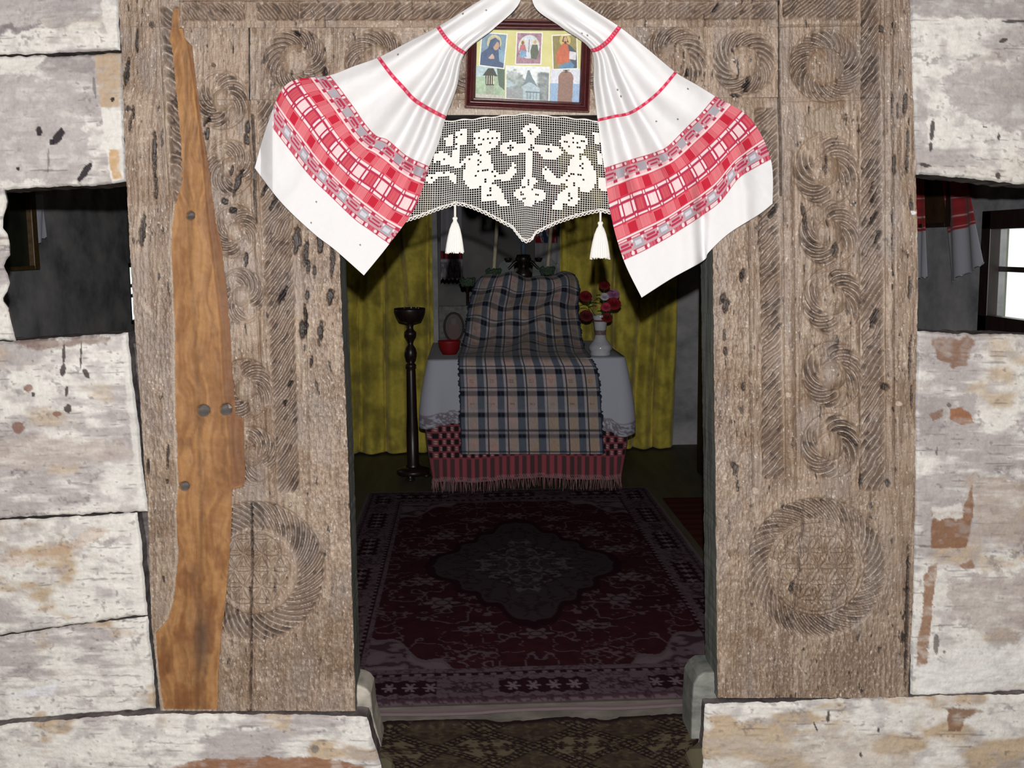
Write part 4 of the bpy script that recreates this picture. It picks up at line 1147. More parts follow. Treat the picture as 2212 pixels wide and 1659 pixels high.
def pic_robe(a, b):
    P = Pic(a, b, S(150, 140, 78)).n(6, 0.4, 5)
    P.e(0.52, 0.17, 0.22, 0.18, S(210, 190, 100))
    P.p([(0.42, 0.26), (0.62, 0.26), (0.72, 0.44), (0.72, 0.76), (0.20, 0.86), (0.14, 0.60), (0.26, 0.40)], S(206, 98, 52))
    P.p([(0.62, 0.27), (0.74, 0.34), (0.94, 0.50), (0.98, 0.98), (0.18, 0.99), (0.40, 0.86), (0.72, 0.76)], S(72, 92, 104)).p([(0.3, 0.88), (0.7, 0.76), (0.86, 0.88), (0.8, 0.98), (0.2, 0.99)], S(86, 140, 180))
    P.p([(0.68, 0.48), (0.94, 0.52), (0.92, 0.74), (0.66, 0.70)], S(216, 216, 222))
    P.p([(0.40, 0.20), (0.46, 0.06), (0.58, 0.06), (0.66, 0.24), (0.58, 0.22), (0.46, 0.22)], S(84, 56, 34)).e(0.53, 0.16, 0.07, 0.09, S(214, 172, 130)).e(0.53, 0.235, 0.05, 0.04, S(110, 70, 44))
    return P.n(12, 0.3, 6).border()
def pic_belfry(a, b):
    P = Pic(a, b, S(158, 186, 152)).n(5, 0.5, 7)
    P.p([(0, 0), (1, 0), (1, 0.25), (0, 0.35)], S(176, 204, 210)).p([(0.70, 0.0), (1, 0), (1, 0.75), (0.8, 0.6)], S(84, 110, 92))
    P.p([(0.22, 0.30), (0.40, 0.08), (0.60, 0.08), (0.74, 0.32)], S(64, 70, 62)).p([(0.32, 0.30), (0.64, 0.30), (0.62, 0.62), (0.34, 0.62)], S(66, 66, 54)).p([(0.34, 0.60), (0.62, 0.60), (0.62, 0.92), (0.36, 0.90)], S(150, 166, 140))
    for x in (0.36, 0.44, 0.52, 0.59): P.p([(x, 0.30), (x + 0.03, 0.30), (x + 0.03, 0.56), (x, 0.56)], S(222, 220, 190))
    P.p([(0, 0.86), (1, 0.9), (1, 1), (0, 1)], S(190, 190, 176))
    return P.n(16, 0.4, 8).C
def pic_church(a, b):
    P = Pic(a, b, S(228, 236, 238))
    nn = fbm(a * 9, b * 9, 4, 9)
    P.C = mix(P.C, S(128, 146, 138), sst(0.0, 0.16, b - 0.06 - 0.34 * sst(0.20, 0.5, a) + (nn - 0.5) * 0.4) * sst(0.52, 0.44, a) * (0.35 + 0.8 * nn))
    P.C = mix(P.C, S(92, 108, 110), sst(0.0, 0.14, b - 0.08 + (nn - 0.5) * 0.4) * sst(0.68, 0.76, a) * (0.5 + 0.6 * nn))
    P.p([(0.50, 0.12), (0.54, 0.12), (0.60, 0.32), (0.66, 0.44), (0.74, 0.62), (0.36, 0.62), (0.44, 0.44)], S(120, 142, 150)).p([(0.0, 0.40), (0.12, 0.48), (0.24, 0.58), (0, 0.68)], S(170, 196, 204))
    P.p([(0.36, 0.62), (0.52, 0.48), (0.58, 0.48), (0.78, 0.64), (0.78, 1), (0.42, 1)], S(170, 194, 202)).p([(0.46, 0.74), (0.80, 0.74), (0.80, 0.78), (0.46, 0.78)], S(110, 130, 138))
    for x in (0.48, 0.55, 0.62, 0.69): P.p([(x, 0.78), (x + 0.04, 0.78), (x + 0.04, 0.98), (x, 0.98)], S(140, 164, 172))
    P.p([(0, 0.70), (0.40, 0.66), (0.40, 1), (0, 1)], S(150, 158, 160))
    return P.n(24, 0.35, 10).border(0.012)
def pic_door(a, b):
    P = Pic(a, b, S(214, 220, 232))
    P.p([(0, 0.45), (1, 0.45), (1, 1), (0, 1)], S(142, 178, 216)).n(7, 0.25, 11)
    P.e(0.53, 0.30, 0.26, 0.24, S(156, 118, 100)).p([(0.28, 0.28), (0.78, 0.28), (0.76, 1), (0.26, 1)], S(150, 114, 98))
    P.p([(0.49, 0.02), (0.58, 0.02), (0.58, 0.12), (0.49, 0.12)], S(90, 80, 76)).p([(0.42, 0.025), (0.65, 0.025), (0.65, 0.05), (0.42, 0.05)], S(90, 80, 76))
    return P.n(30, 0.3, 12).C
bm = bmesh.new()
q = INN + np.array([(-3, -3), (3, -3), (3, 3), (-3, 3)])
prism(bm, [Vector(p) for p in PY(q[:, 0], q[:, 1], -0.0195)], [Vector(p) for p in PY(q[:, 0], q[:, 1], -0.0160)])
bm_obj('backing_paper', bm, mat_noise('yellow_green_paper', [S(206, 204, 140), S(222, 218, 162)], (30, 30, 30), 0.7, 0.2), ICON)
card('photograph', z6([(345, 705), (765, 705), (760, 1200), (325, 1188)]), pic_belfry, -0.0205, 'photograph of a dark bell tower')
card('photograph', z6([(778, 700), (1438, 722), (1424, 1236), (773, 1196)]), pic_church, -0.0206, 'photograph of a pale wooden church')
card('photograph', z6([(1445, 750), (1885, 750), (1872, 1256), (1436, 1232)]), pic_door, -0.0205, 'photograph of a brown arched door')
card('icon_card', z6([(415, 200), (808, 228), (756, 758), (375, 706)]), pic_hood, -0.0222, 'icon of a figure in a blue hood')
card('icon_card', z6([(938, 200), (1332, 206), (1308, 690), (915, 690)]), pic_pair, -0.0222, 'icon of two haloed figures')
card('icon_card', z6([(1462, 245), (1845, 228), (1858, 758), (1478, 770)]), pic_robe, -0.0222, 'icon of a figure in an orange robe')
bm = bmesh.new()
q = INN + np.array([(-2, -2), (2, -2), (2, 2), (-2, 2)])
bm.faces.new([bm.verts.new(Vector(p)) for p in PY(q[:, 0], q[:, 1], -0.0250)])
bm_obj('glass_pane', bm, M_GLASS, ICON)

# ------------------------------------------------------------------ rooms
M_NAVE = mat_noise('sooty_plaster', [S(106, 108, 114), S(156, 156, 158), S(186, 182, 182)], (3.5, 3.5, 5), 0.9, 0.2, 0.004)
M_DARKWOOD = mat_noise('dark_stained_wood', [S(34, 24, 20), S(56, 40, 32)], (30, 30, 4), 0.55, 0.4, 0.001)
M_BLACKWOOD = mat_noise('black_turned_wood', [S(26, 18, 18), S(48, 32, 30)], (40, 40, 10), 0.35, 0.5)
M_CEIL = mat_noise('ceiling_boards', [S(60, 48, 40), S(90, 74, 62)], (3, 25, 3), 0.8, 0.2)
M_FLOOR = mat_noise('dark_floor_boards', [S(70, 66, 50), S(96, 90, 70)], (18, 2, 2), 0.6, 0.3, 0.001)
M_SANCT = mat_noise('pale_sanctuary_plaster', [S(120, 118, 118), S(150, 148, 146)], (4, 4, 4), 0.9, 0.2, 0.003)
XL, XR, YI, YS, ZC = -2.0, 2.1, 4.15, 5.9, 2.55

def struct(name, boxes, mat, **kw):
    bm = bmesh.new()
    for b in boxes: bx(bm, *b)
    return bm_obj(name, bm, mat, kind='structure', **kw)
struct('floor', [(XL - 0.2, XR + 0.2, 0.20, YS + 0.1, -0.14, 0.0), (-2.4, 2.7, -4.4, 0.20, -0.34, -0.24)], M_FLOOR, label='dark boarded floor of the church', cat='floor')
struct('threshold', [(-0.215, 0.585, -0.16, -0.004, -0.24, -0.056), (-0.34, 0.70, -0.004, 0.1995, -0.24, -0.0562)], M_FLOOR, label='worn wooden threshold slab under the lozenge runner', cat='threshold')
struct('ceiling', [(-2.5, 2.8, -4.5, YS + 0.1, ZC, ZC + 0.1)], M_CEIL, label='boarded ceiling', cat='ceiling')
struct('wall_porch', [(-2.5, -2.4, -4.5, 0.14, -0.3, ZC), (2.7, 2.8, -4.5, 0.14, -0.3, ZC), (-2.5, 2.8, -4.5, -4.4, -0.3, ZC)],
       mat_noise('porch_plaster', [S(96, 88, 80), S(130, 122, 114)], (4, 4, 4), 0.9, 0.2), label='wall of the porch', cat='wall')
# side walls of the nave with their small windows
LW = (float(PX(281, 640, XL)[1]), 4.13, float(PX(285, 696, XL)[2]), float(PX(285, 573, XL)[2]))   # left window: y0, y1, z0, z1
RW = (0.80, float(PX(2144, 600, XR)[1]), float(PX(2190, 694, XR)[2]), float(PX(2190, 487, XR)[2]))
def sidewall(name, x0, x1, w, **kw):
    y0, y1, z0, z1 = w
    return struct(name, [(x0, x1, 0.14, y0, -0.05, ZC), (x0, x1, y1, YS, -0.05, ZC), (x0, x1, y0, y1, -0.05, z0), (x0, x1, y0, y1, z1, ZC)], M_NAVE, **kw)
sidewall('wall_left', XL - 0.05, XL, LW, label='sooty side wall seen through the small opening left of the door', cat='wall')
sidewall('wall_right', XR, XR + 0.05, RW, label='sooty side wall seen through the small opening right of the door', cat='wall')
struct('wall_screen', [(XL, -0.17, YI, YI + 0.08, 0, ZC), (0.58, XR, YI, YI + 0.08, 0, ZC), (-0.17, 0.58, YI, YI + 0.08, 2.0, ZC)], M_NAVE, label='plastered screen wall behind the yellow curtains', cat='wall')
struct('wall_back', [(XL, XR, YS, YS + 0.1, -0.05, ZC)], M_SANCT, label='pale back wall seen between the yellow curtains', cat='wall')

def window(name, x, side, w, nbar_z, nbar_y, label, depth=0.02, t=0.035, kn=0.03):
    y0, y1, z0, z1 = w
    e = empty(name, (x, (y0 + y1) / 2, z0), kind='structure', label=label, cat='window')
    bm = bmesh.new()
    xa, xb = sorted((x - side * kn, x + side * depth))
    bx(bm, xa, xb, y0 - t, y0 + 0.012, z0 - t, z1 + t); bx(bm, xa, xb, y1 - 0.012, y1 + t, z0 - t, z1 + t)
    bx(bm, xa, xb, y0 - t, y1 + t, z0 - t, z0 + 0.012); bx(bm, xa, xb, y0 - t, y1 + t, z1 - 0.012, z1 + t)
    bm_obj('window_frame', bm, M_BLACKWOOD, e, bevel=0.003)
    bm = bmesh.new()
    xc, xd = sorted((x + side * 0.018, x + side * 0.034))
    for k in nbar_z: bx(bm, xc, xd, y0, y1, k - 0.010, k + 0.010)
    for k in nbar_y: bx(bm, xc, xd, k - 0.010, k + 0.010, z0, z1)
    bm_obj('glazing_bar', bm, M_BLACKWOOD, e)
    bm = bmesh.new(); xm = x + side * 0.028
    bm.faces.new([bm.verts.new(p) for p in ((xm, y0, z0), (xm, y1, z0), (xm, y1, z1), (xm, y0, z1))])
    bm_obj('pane', bm, M_GLASS, e)
window('window_1', XL, -1, LW, [float(PX(285, 640, XL)[2]), float(PX(285, 618, XL)[2])], [], 'small barred window at the right edge of the opening left of the door', t=0.012, kn=0.004)
window('window_2', XR, 1, RW, [float(PX(2190, 583, XR)[2])], [1.0], 'dark framed window with bright panes inside the opening right of the door', t=0.06, kn=0.025)
bm = bmesh.new(); bx(bm, 2.62, 2.64, 2.335, 2.46, -0.3, 2.6)
bm_obj('outside_post', bm, mat_noise('weathered_grey_post', [S(92, 96, 84), S(126, 128, 114)], (20, 20, 3), 0.9, 0.2), label='grey green post standing outside the bright window on the right', cat='post')

# ------------------------------------------------------------------ carpets
M_RUG = mat_attr('woven_wool', 1.0, 0.02, 900, 0.12, 0.0012, 700)
def flat(name, x0, x1, y0, y1, z, th, fn, res=0.0055, **kw):
    nx, ny = int((x1 - x0) / res) + 1, int((y1 - y0) / res) + 1
    X, Y = np.meshgrid(np.linspace(x0, x1, nx), np.linspace(y1, y0, ny))
    P = np.stack([X, Y, z + th + (fbm(X * 5, Y * 5, 3, 77) - 0.5) * 0.006], -1)
    P, C = fn(X, Y, P)
    return grid_obj(name, P, C, [M_RUG], None, back=(0, 0, -th * 0.9), **kw)
RX0, RX1, RY0, RY1 = -0.54, 0.98, 0.184, 2.90
def rug_fn(X, Y, P):
    RD = S(62, 31, 37); DK = S(46, 25, 32); PU = S(98, 82, 90); PL = S(116, 100, 106)
    fx0, fx1, fy0, fy1 = -0.335, 0.79, 0.445, 2.62
    mx, my = (fx0 + fx1) / 2, (fy0 + fy1) / 2
    ax = np.abs(X - mx); ay = np.abs(Y - my)
    orn = np.abs(fbm(ax * 11, ay * 11, 3, 5) - 0.5); orn2 = np.abs(fbm(ax * 19 + 4, ay * 19, 3, 8) - 0.5)
    C = mix(np.broadcast_to(RD, X.shape + (3,)), DK, sst(0.4, 0.6, fbm(X * 30, Y * 30, 3, 1)) * 0.5)
    C = mix(C, PU, (orn < 0.020).astype(float) * 0.8)
    C = mix(C, PU, ((orn2 < 0.022) & (fbm(ax * 5, ay * 5, 2, 12) > 0.5)).astype(float) * 0.7)
    for (qx, qy, r) in ((0.33, 0.46, 0.07), (0.40, 0.20, 0.06), (0.0, 0.80, 0.06), (0.18, 0.72, 0.05)):
        rr = np.hypot(ax - qx, (ay - qy)) / r; th = np.arctan2(ay - qy, ax - qx)
        C = mix(C, PL * 0.85, (rr < 0.75 + 0.25 * np.cos(th * 6)) * 0.75)
        C = mix(C, DK, (np.abs(rr - 0.40) < 0.08) * 0.7)
    med = ax / 0.40 + ay / 0.72 + 0.05 * np.cos(np.arctan2(ay / 0.72, ax / 0.40) * 16)
    C = mix(C, DK * 0.9, (med < 1.10).astype(float))
    C = mix(C, S(62, 52, 56), (med < 1.0).astype(float))
    C = mix(C, DK, ((med < 0.96) & (orn2 < 0.05)).astype(float) * 0.6)
    C = mix(C, S(92, 82, 86), ((med < 0.55) & (np.abs(fbm(ax * 24, ay * 24, 3, 3) - 0.5) < 0.06)).astype(float))
    cor = (ax / (fx1 - mx)) * 0.62 + (ay / (fy1 - my)) + 0.035 * np.cos(ax * 40)
    sp = (cor > 1.33)
    C = mix(C, PU, sp.astype(float)); C = mix(C, DK, (sp & (orn < 0.06)).astype(float) * 0.7); C = mix(C, PL, (sp & (orn > 0.13)).astype(float) * 0.6)
    C = mix(C, PL * 0.7, (np.abs(cor - 1.33) < 0.012).astype(float))
    ex = np.minimum(X - RX0, RX1 - X); ey = np.minimum(Y - RY0, RY1 - Y)
    bd = (X < fx0) | (X > fx1) | (Y < fy0) | (Y > fy1)
    d = np.minimum(ex / 0.20, ey / 0.24)
    along = np.where(ex / 0.20 < ey / 0.24, Y, X - 0.22)
    B = mix(np.broadcast_to(PU * 0.95, X.shape + (3,)), DK, (np.abs(fbm(X * 40, Y * 40, 3, 15) - 0.5) < 0.05).astype(float) * 0.6)
    ph = along / 0.46 + 0.5; q = ph - np.floor(ph)
    cart = (np.abs(q - 0.5) < 0.30 + 0.03 * np.cos(along * 150)) & (np.abs(d - 0.5) < 0.20 + 0.03 * np.cos(along * 120))
    B = mix(B, DK, cart.astype(float))
    fl_ = along / 0.062; fq = fl_ - np.floor(fl_) - 0.5
    rr = np.hypot(fq, (d - 0.5) * 2.6); th = np.arctan2((d - 0.5) * 2.6, fq)
    B = mix(B, PL, (cart & (rr < 0.26 + 0.13 * np.cos(th * 6))).astype(float))
    med2 = (np.hypot((q - np.round(q)) * 2.6, (d - 0.5) * 2.4) < 0.42)
    B = mix(B, DK, (med2 & (np.abs(fbm(X * 50, Y * 50, 2, 19) - 0.5) < 0.12)).astype(float) * 0.7)
    B = mix(B, DK, ((np.abs(d - 0.90) < 0.045)).astype(float)); dots = np.sin(along * 160) > 0.1
    B = mix(B, PL * 0.8, ((np.abs(d - 0.90) < 0.03) & dots).astype(float))
    B = mix(B, DK, ((np.abs(d - 0.17) < 0.03 + 0.015 * np.sin(along * 130))).astype(float) * 0.7)
    B = mix(B, S(112, 98, 100), (d < 0.07).astype(float))
    C = np.where(bd[..., None], B, C)
    # the front edge sags over the step
    sag = sst(RY0 + 0.05, RY0, Y)
    P[..., 2] -= sag * 0.016 * (0.6 + 0.8 * fbm(X * 4, Y * 0, 2, 31))
    P[..., 1] -= fbm(X * 6, Y * 0, 2, 33) * 0.020 * sag
    return P, C
flat('carpet', RX0, RX1, RY0, RY1, 0.0, 0.009, rug_fn, label='dark red patterned carpet with a central medallion lying before the draped altar', cat='carpet')
MY1 = 0.185
def mat_fn(X, Y, P):
    DK = S(60, 46, 43); BG = S(102, 93, 74); DD = S(42, 32, 32)
    u = X / 0.232 + Y / 0.215 + 0.15; v = X / 0.232 - Y / 0.215 + 0.35
    fu, fv = u - np.floor(u) - 0.5, v - np.floor(v) - 0.5
    par = (np.floor(u) + np.floor(v)).astype(int) % 2
    lat = np.maximum(np.abs(fu), np.abs(fv))
    C = np.broadcast_to(BG, X.shape + (3,)).copy()
    C = mix(C, DK, (par == 1) * 0.85)
    # leaf flowers inside each lozenge
    fs = 0.25
    for (ox, oy) in ((0, 0), (fs, fs), (-fs, -fs), (fs, -fs), (-fs, fs)):
        lx, ly = (fu - ox) + (fv - oy), (fu - ox) - (fv - oy)
        r = np.hypot(lx, ly); th = np.arctan2(ly, lx)
        pet = (r < 0.10 + 0.17 * np.abs(np.cos(th * 3)) ** 1.5) & (r > 0.03)
        C = mix(C, np.where((par == 0)[..., None], DD, BG * 0.55), pet * 0.95)
        C = mix(C, BG * 0.9, (pet & (np.abs(np.sin(th * 3)) < 0.10)) * 0.6)
    C = mix(C, DD, (lat > 0.40).astype(float))
    al = np.where(np.abs(fu) > np.abs(fv), v, u) * 9
    C = mix(C, BG * 0.75, ((lat > 0.43) & (lat < 0.485) & (np.abs(al - np.floor(al) - 0.5) < 0.28)).astype(float))
    C = mix(C, DD, sst(0.56, 0.66, fbm(X * 70, Y * 70, 3, 6)) * 0.5)
    P[..., 0] += (P[..., 0] - 0.185) * 0.17 * sst(-0.06, 0.06, Y)
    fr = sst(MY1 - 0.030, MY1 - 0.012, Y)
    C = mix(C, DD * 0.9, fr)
    edge = (fbm(X * 9, Y * 0, 3, 40) - 0.5) * 0.05 + (vnoise(X * 90, Y * 0, 41) - 0.5) * 0.012 * sst(0.12, MY1, Y)
    P[..., 1] += edge * sst(0.10, MY1, Y)
    P[..., 2] += 0.012 * sst(0.13, MY1, Y) * fbm(X * 7, Y * 0, 2, 43)
    return P, C
flat('doormat', -0.205, 0.575, -0.155, MY1, -0.055, 0.008, mat_fn, res=0.0045, label='brown and beige lozenge patterned runner on the doorway floor', cat='rug')
# worn pale riser of the step, under the front edge of the carpet
bm = bmesh.new(); bx(bm, -0.62, 0.80, 0.188, 0.2005, -0.055, 0.002)
bm_obj('trim_1', bm, mat_noise('worn_step_edge', [S(72, 68, 62), S(104, 97, 92)], (10, 10, 30), 0.85, 0.2, 0.001), kind='structure', label='worn pale riser of the step', cat='step')

# ------------------------------------------------------------------ yellow curtains on the screen
M_CURT = mat_attr('yellow_velvet', 0.7, 0.25, 40, 0.12, 0.001, 200, 0.25)
def curtain(name, x0, x1, z0, z1, y, folds, label, seed):
    nx, nz = 220, 160
    X, Z = np.meshgrid(np.linspace(x0, x1, nx), np.linspace(z1, z0, nz))
    t = (X - x0) / (x1 - x0)
    ph = t * folds * 2 * np.pi + (fbm(X * 3, Z * 0.7, 2, seed) - 0.5) * 5
    D = 0.030 * np.sin(ph) * (0.5 + 0.5 * sst(2.0, 0.4, Z)) + 0.010 * np.sin(ph * 2.3 + 1) + (fbm(X * 6, Z * 2, 3, seed + 1) - 0.5) * 0.05
    hem = (np.sin(ph) * 0.5 + 0.5) * 0.004
    P = np.stack([X + 0.015 * np.cos(ph), y - 0.06 + D, Z + hem * (Z < z0 + 0.1)], -1)
    base = S(204, 187, 76)
    n = fbm(X * 18, Z * 14, 4, seed + 3); n2 = fbm(X * 45, Z * 8, 3, seed + 4)
    C = mix(base * 0.55, base * 1.05, sst(0.3, 0.65, n * 0.65 + n2 * 0.35))
    o = grid_obj(name, P, C, [M_CURT], solid=0.003, label=label, cat='curtain', group='yellow velvet curtains')
    return o
# photo points: left curtain x 735..945, right 1205..1450, hem at 975
yc = 4.06
def xat(px, y): return float(PY(px, 800, y)[0])
curtain('curtain', -1.15, xat(944, yc), 0.012, 2.05, yc, 6.5, 'yellow velvet curtain hanging behind the tall black candle stand', 61)
curtain('curtain', xat(1204, yc), xat(1452, yc), 0.012, 2.05, yc, 5.0, 'yellow velvet curtain hanging behind the flower vase', 62)
# rail that carries both curtains
nb = NB(); nb.tube([(-1.9, yc - 0.05, 2.06), (0.2, yc - 0.05, 2.06), (2.0, yc - 0.05, 2.06)], 0.014, 10)
nb.obj('curtain_rail', M_DARKWOOD, label='dark curtain rail above the yellow curtains', cat='rail')
# dark stall at the right
def stall():
    e = empty('choir_stall', (1.65, 3.3, 0), label='tall dark wooden stall at the right of the yellow curtain', cat='stall')
    x0 = 1.34
    bm = bmesh.new(); bx(bm, x0, x0 + 0.04, 2.75, 3.30, 0, 1.75); bm_obj('side_panel', bm, M_DARKWOOD, e, bevel=0.006)
    bm = bmesh.new(); bx(bm, 2.03, 2.07, 2.75, 3.30, 0, 1.75); bm_obj('side_panel', bm, M_DARKWOOD, e, bevel=0.006)
    bm = bmesh.new(); bx(bm, x0 + 0.04, 2.03, 3.26, 3.30, 0.04, 1.7); bm_obj('back_panel', bm, M_DARKWOOD, e, bevel=0.004)
    bm = bmesh.new(); bx(bm, x0 + 0.04, 2.03, 2.80, 3.26, 0.42, 0.46); bm_obj('seat', bm, M_DARKWOOD, e, bevel=0.004)
    bm = bmesh.new(); bx(bm, x0 - 0.02, 2.09, 2.72, 3.32, 1.75, 1.80); bm_obj('cornice', bm, M_DARKWOOD, e, bevel=0.008)
stall()
def run_fn(X, Y, P):
    C = mix(np.broadcast_to(S(84, 46, 40), X.shape + (3,)), S(62, 34, 33), (np.sin(Y * 60) > 0.2) * 0.6)
    return P, C
flat('runner', 1.02, 1.32, 0.75, 2.65, 0.0, 0.006, run_fn, res=0.02, label='plain reddish runner on the floor right of the large carpet', cat='rug')

# ------------------------------------------------------------------ the draped altar
M_CLOTH = mat_attr('woven_cloth', 0.9, 0.15, 700, 0.06, 0.0006, 900, 0.1)
TX0, TX1, TY0, TY1, TZ = -0.19, 0.838, 2.83, 3.86, 0.722
def perim(n, off):
    x0, x1, y0, y1 = TX0 - off, TX1 + off, TY0 - off, TY1
    r = 0.03 + off
    pts = [(x0, y1), (x0, y0 + r)]
    pts += [(x0 + r - r * math.cos(a), y0 + r - r * math.sin(a)) for a in np.linspace(0, math.pi / 2, 8)[1:]]
    pts += [(x1 - r + r * math.sin(a), y0 + r - r * math.cos(a)) for a in np.linspace(0, math.pi / 2, 8)]
    pts += [(x1, y1)]
    p = np.array(pts)
    s = np.concatenate([[0], np.cumsum(np.hypot(*np.diff(p, axis=0).T))])
    u = np.linspace(0, s[-1], n)
    P = np.stack([np.interp(u, s, p[:, 0]), np.interp(u, s, p[:, 1])], -1)
    tg = np.gradient(P, axis=0); nrm = np.stack([tg[:, 1], -tg[:, 0]], -1); nrm /= np.linalg.norm(nrm, axis=1)[:, None]
    return u, P, nrm
# wooden table
tb = empty('altar_table', (0.3, 3.2, 0), label='table hidden under the white lace cloth and red woven cloth', cat='table')
bm = bmesh.new(); bx(bm, TX0 + 0.012, TX1 - 0.012, TY0 + 0.012, TY1 - 0.01, TZ - 0.04, TZ - 0.004); bm_obj('tabletop', bm, M_DARKWOOD, tb, bevel=0.006)
for lx in (TX0 + 0.06, TX1 - 0.12):
    for ly in (TY0 + 0.06, TY1 - 0.12):
        bm = bmesh.new(); bx(bm, lx, lx + 0.06, ly, ly + 0.06, 0.010, TZ - 0.04); bm_obj('leg', bm, M_DARKWOOD, tb)
# red woven cloth
ALT = empty('altar_cloth', (0.3, 2.68, 0), label='dark red woven cloth with black checks and a fringe draped to the floor', cat='cloth')
n = 520
u, P2, nr = perim(n, 0.004)
zs = np.linspace(TZ - 0.002, 0.075, 110)
front0 = (TY1 - TY0); flen = TX1 - TX0 + 0.01
t = (TZ - zs) / TZ
cornr = np.exp(-((u - front0) / 0.09) ** 2) + np.exp(-((u - front0 - flen) / 0.09) ** 2)
off = (0.010 * np.sin(u * 26) + 0.008 * np.sin(u * 61 + 1))[None] * t[:, None] + (cornr * 0.035)[None] * np.sin(np.clip(t * 1.15, 0, 1) * np.pi)[:, None] - 0.016 * t[:, None]
Pc = np.zeros((len(zs), n, 3))
Pc[..., :2] = P2[None] + nr[None] * off[..., None]
Pc[..., 2] = zs[:, None] + 0.01 * np.sin(u * 9)[None] * t[:, None]
U, Z = np.meshgrid(u, zs)
per = 0.0425
k = U / per; q = k - np.floor(k); par = np.floor(k).astype(int)
REDC = S(172, 84, 94); DKC = S(56, 46, 48); BLK = S(34, 30, 34)
C = np.where((q < 0.48)[..., None], REDC * 0.85, S(84, 62, 64))
rowh = 0.036; rz = (Z - 0.205) / rowh; rq = rz - np.floor(rz); ri = np.floor(rz).astype(int)
up = Z > 0.205
q2 = (k + 0.5 * (ri % 2)); q2 = q2 - np.floor(q2)
Cu = np.broadcast_to(REDC * 0.72, C.shape).copy()
Cu = mix(Cu, BLK, ((q2 < 0.5) & (rq > 0.1) & (rq < 0.9)).astype(float))
Cu = mix(Cu, S(190, 176, 176), ((np.hypot((np.abs(q2 - 0.75) - 0.07) * per, (np.abs(rq - 0.5) - 0.17) * rowh) < 0.0034)).astype(float) * 0.9)
C = np.where(up[..., None], Cu, C)
C = mix(C, S(120, 74, 80), ((Z < 0.085)).astype(float) * 0.8)
C = mix(C, S(176, 150, 152), ((Z < 0.100) & (np.sin(U * 520 + Z * 300) > 0.2)).astype(float) * 0.6)
grid_obj('woven_cloth', Pc, C, [M_CLOTH], ALT, solid=0.003)
nb = NB(); rng = np.random.RandomState(3)
for s_ in np.arange(0.30, u[-1] - 0.3, 0.0082):
    i = int(np.searchsorted(u, s_))
    b = Pc[-1, min(i, n - 1)] + rng.uniform(-0.002, 0.002, 3)
    L = rng.uniform(0.040, 0.064)
    d = np.array([rng.uniform(-0.010, 0.010), rng.uniform(-0.012, 0.004), 0])
    nb.tube([b + [0, 0, 0.012], b + [0, -0.002, 0], b + d * 0.5 - [0, 0, L * 0.55], b + d - [0, 0, L]], [0.0016, 0.0022, 0.002, 0.0012], 5)
nb.obj('fringe', mat_noise('fringe_yarn', [S(120, 66, 72), S(176, 140, 142)], (60, 60, 10), 0.9, 0.1), ALT, label='pinkish tied fringe along the hem')
# white cloth with a lace hem
u, P2, nr = perim(n, 0.012)
s_f = u - front0
zbot = np.interp(s_f, [-1.1, -0.2, -0.05, 0.0, 0.06, 0.3, 0.5, 0.8, 0.95, 1.02, 1.08, 1.3, 2.2], [0.40, 0.40, 0.37, 0.365, 0.385, 0.40, 0.40, 0.37, 0.335, 0.305, 0.335, 0.37, 0.38])
zbot = zbot + 0.007 * np.abs(np.sin(u * 48))
tt = np.concatenate([[0.02, 0.2, 0.4, 0.6, 0.8, 0.93], np.ones(1)])
cen = np.array([(TX0 + TX1) / 2, TY1])
rows = [np.concatenate([cen + (P2 - cen) * a, np.full((n, 1), TZ + 0.006)], 1) for a in tt]
dn = np.linspace(0, 1, 64)[1:]
cornr = np.exp(-((u - front0) / 0.08) ** 2) + np.exp(-((u - front0 - flen) / 0.08) ** 2)
for a in dn:
    of = (0.006 * np.sin(u * 30) * a + cornr * 0.05 * np.sin(a * np.pi * 0.55) + 0.012 * a)
    rows.append(np.concatenate([P2 + nr * of[:, None], (TZ + 0.006 - 0.02 * 0 - (TZ + 0.006 - zbot) * a)[:, None]], 1))
Pw = np.array(rows)
A = np.concatenate([np.zeros(len(tt)), dn])[:, None] * np.ones((1, n)); Uw = np.broadcast_to(u, A.shape)
C = np.broadcast_to(S(182, 185, 197), Pw.shape).copy()
hemz = (Pw[..., 2] - zbot[None])
lace = (hemz < 0.065) & (A > 0.3)
pat = fbm(Uw * 130, Pw[..., 2] * 130, 3, 4)
C = mix(C, S(118, 108, 118), (lace & (pat > 0.46)).astype(float) * 0.85)
C = mix(C, S(150, 140, 148), (np.abs(hemz - 0.065) < 0.004).astype(float) * (A > 0.3))
wt = grid_obj('tablecloth', Pw, C, [M_CLOTH], solid=0.002, label='white tablecloth with a lace hem spread over the altar table', cat='tablecloth')

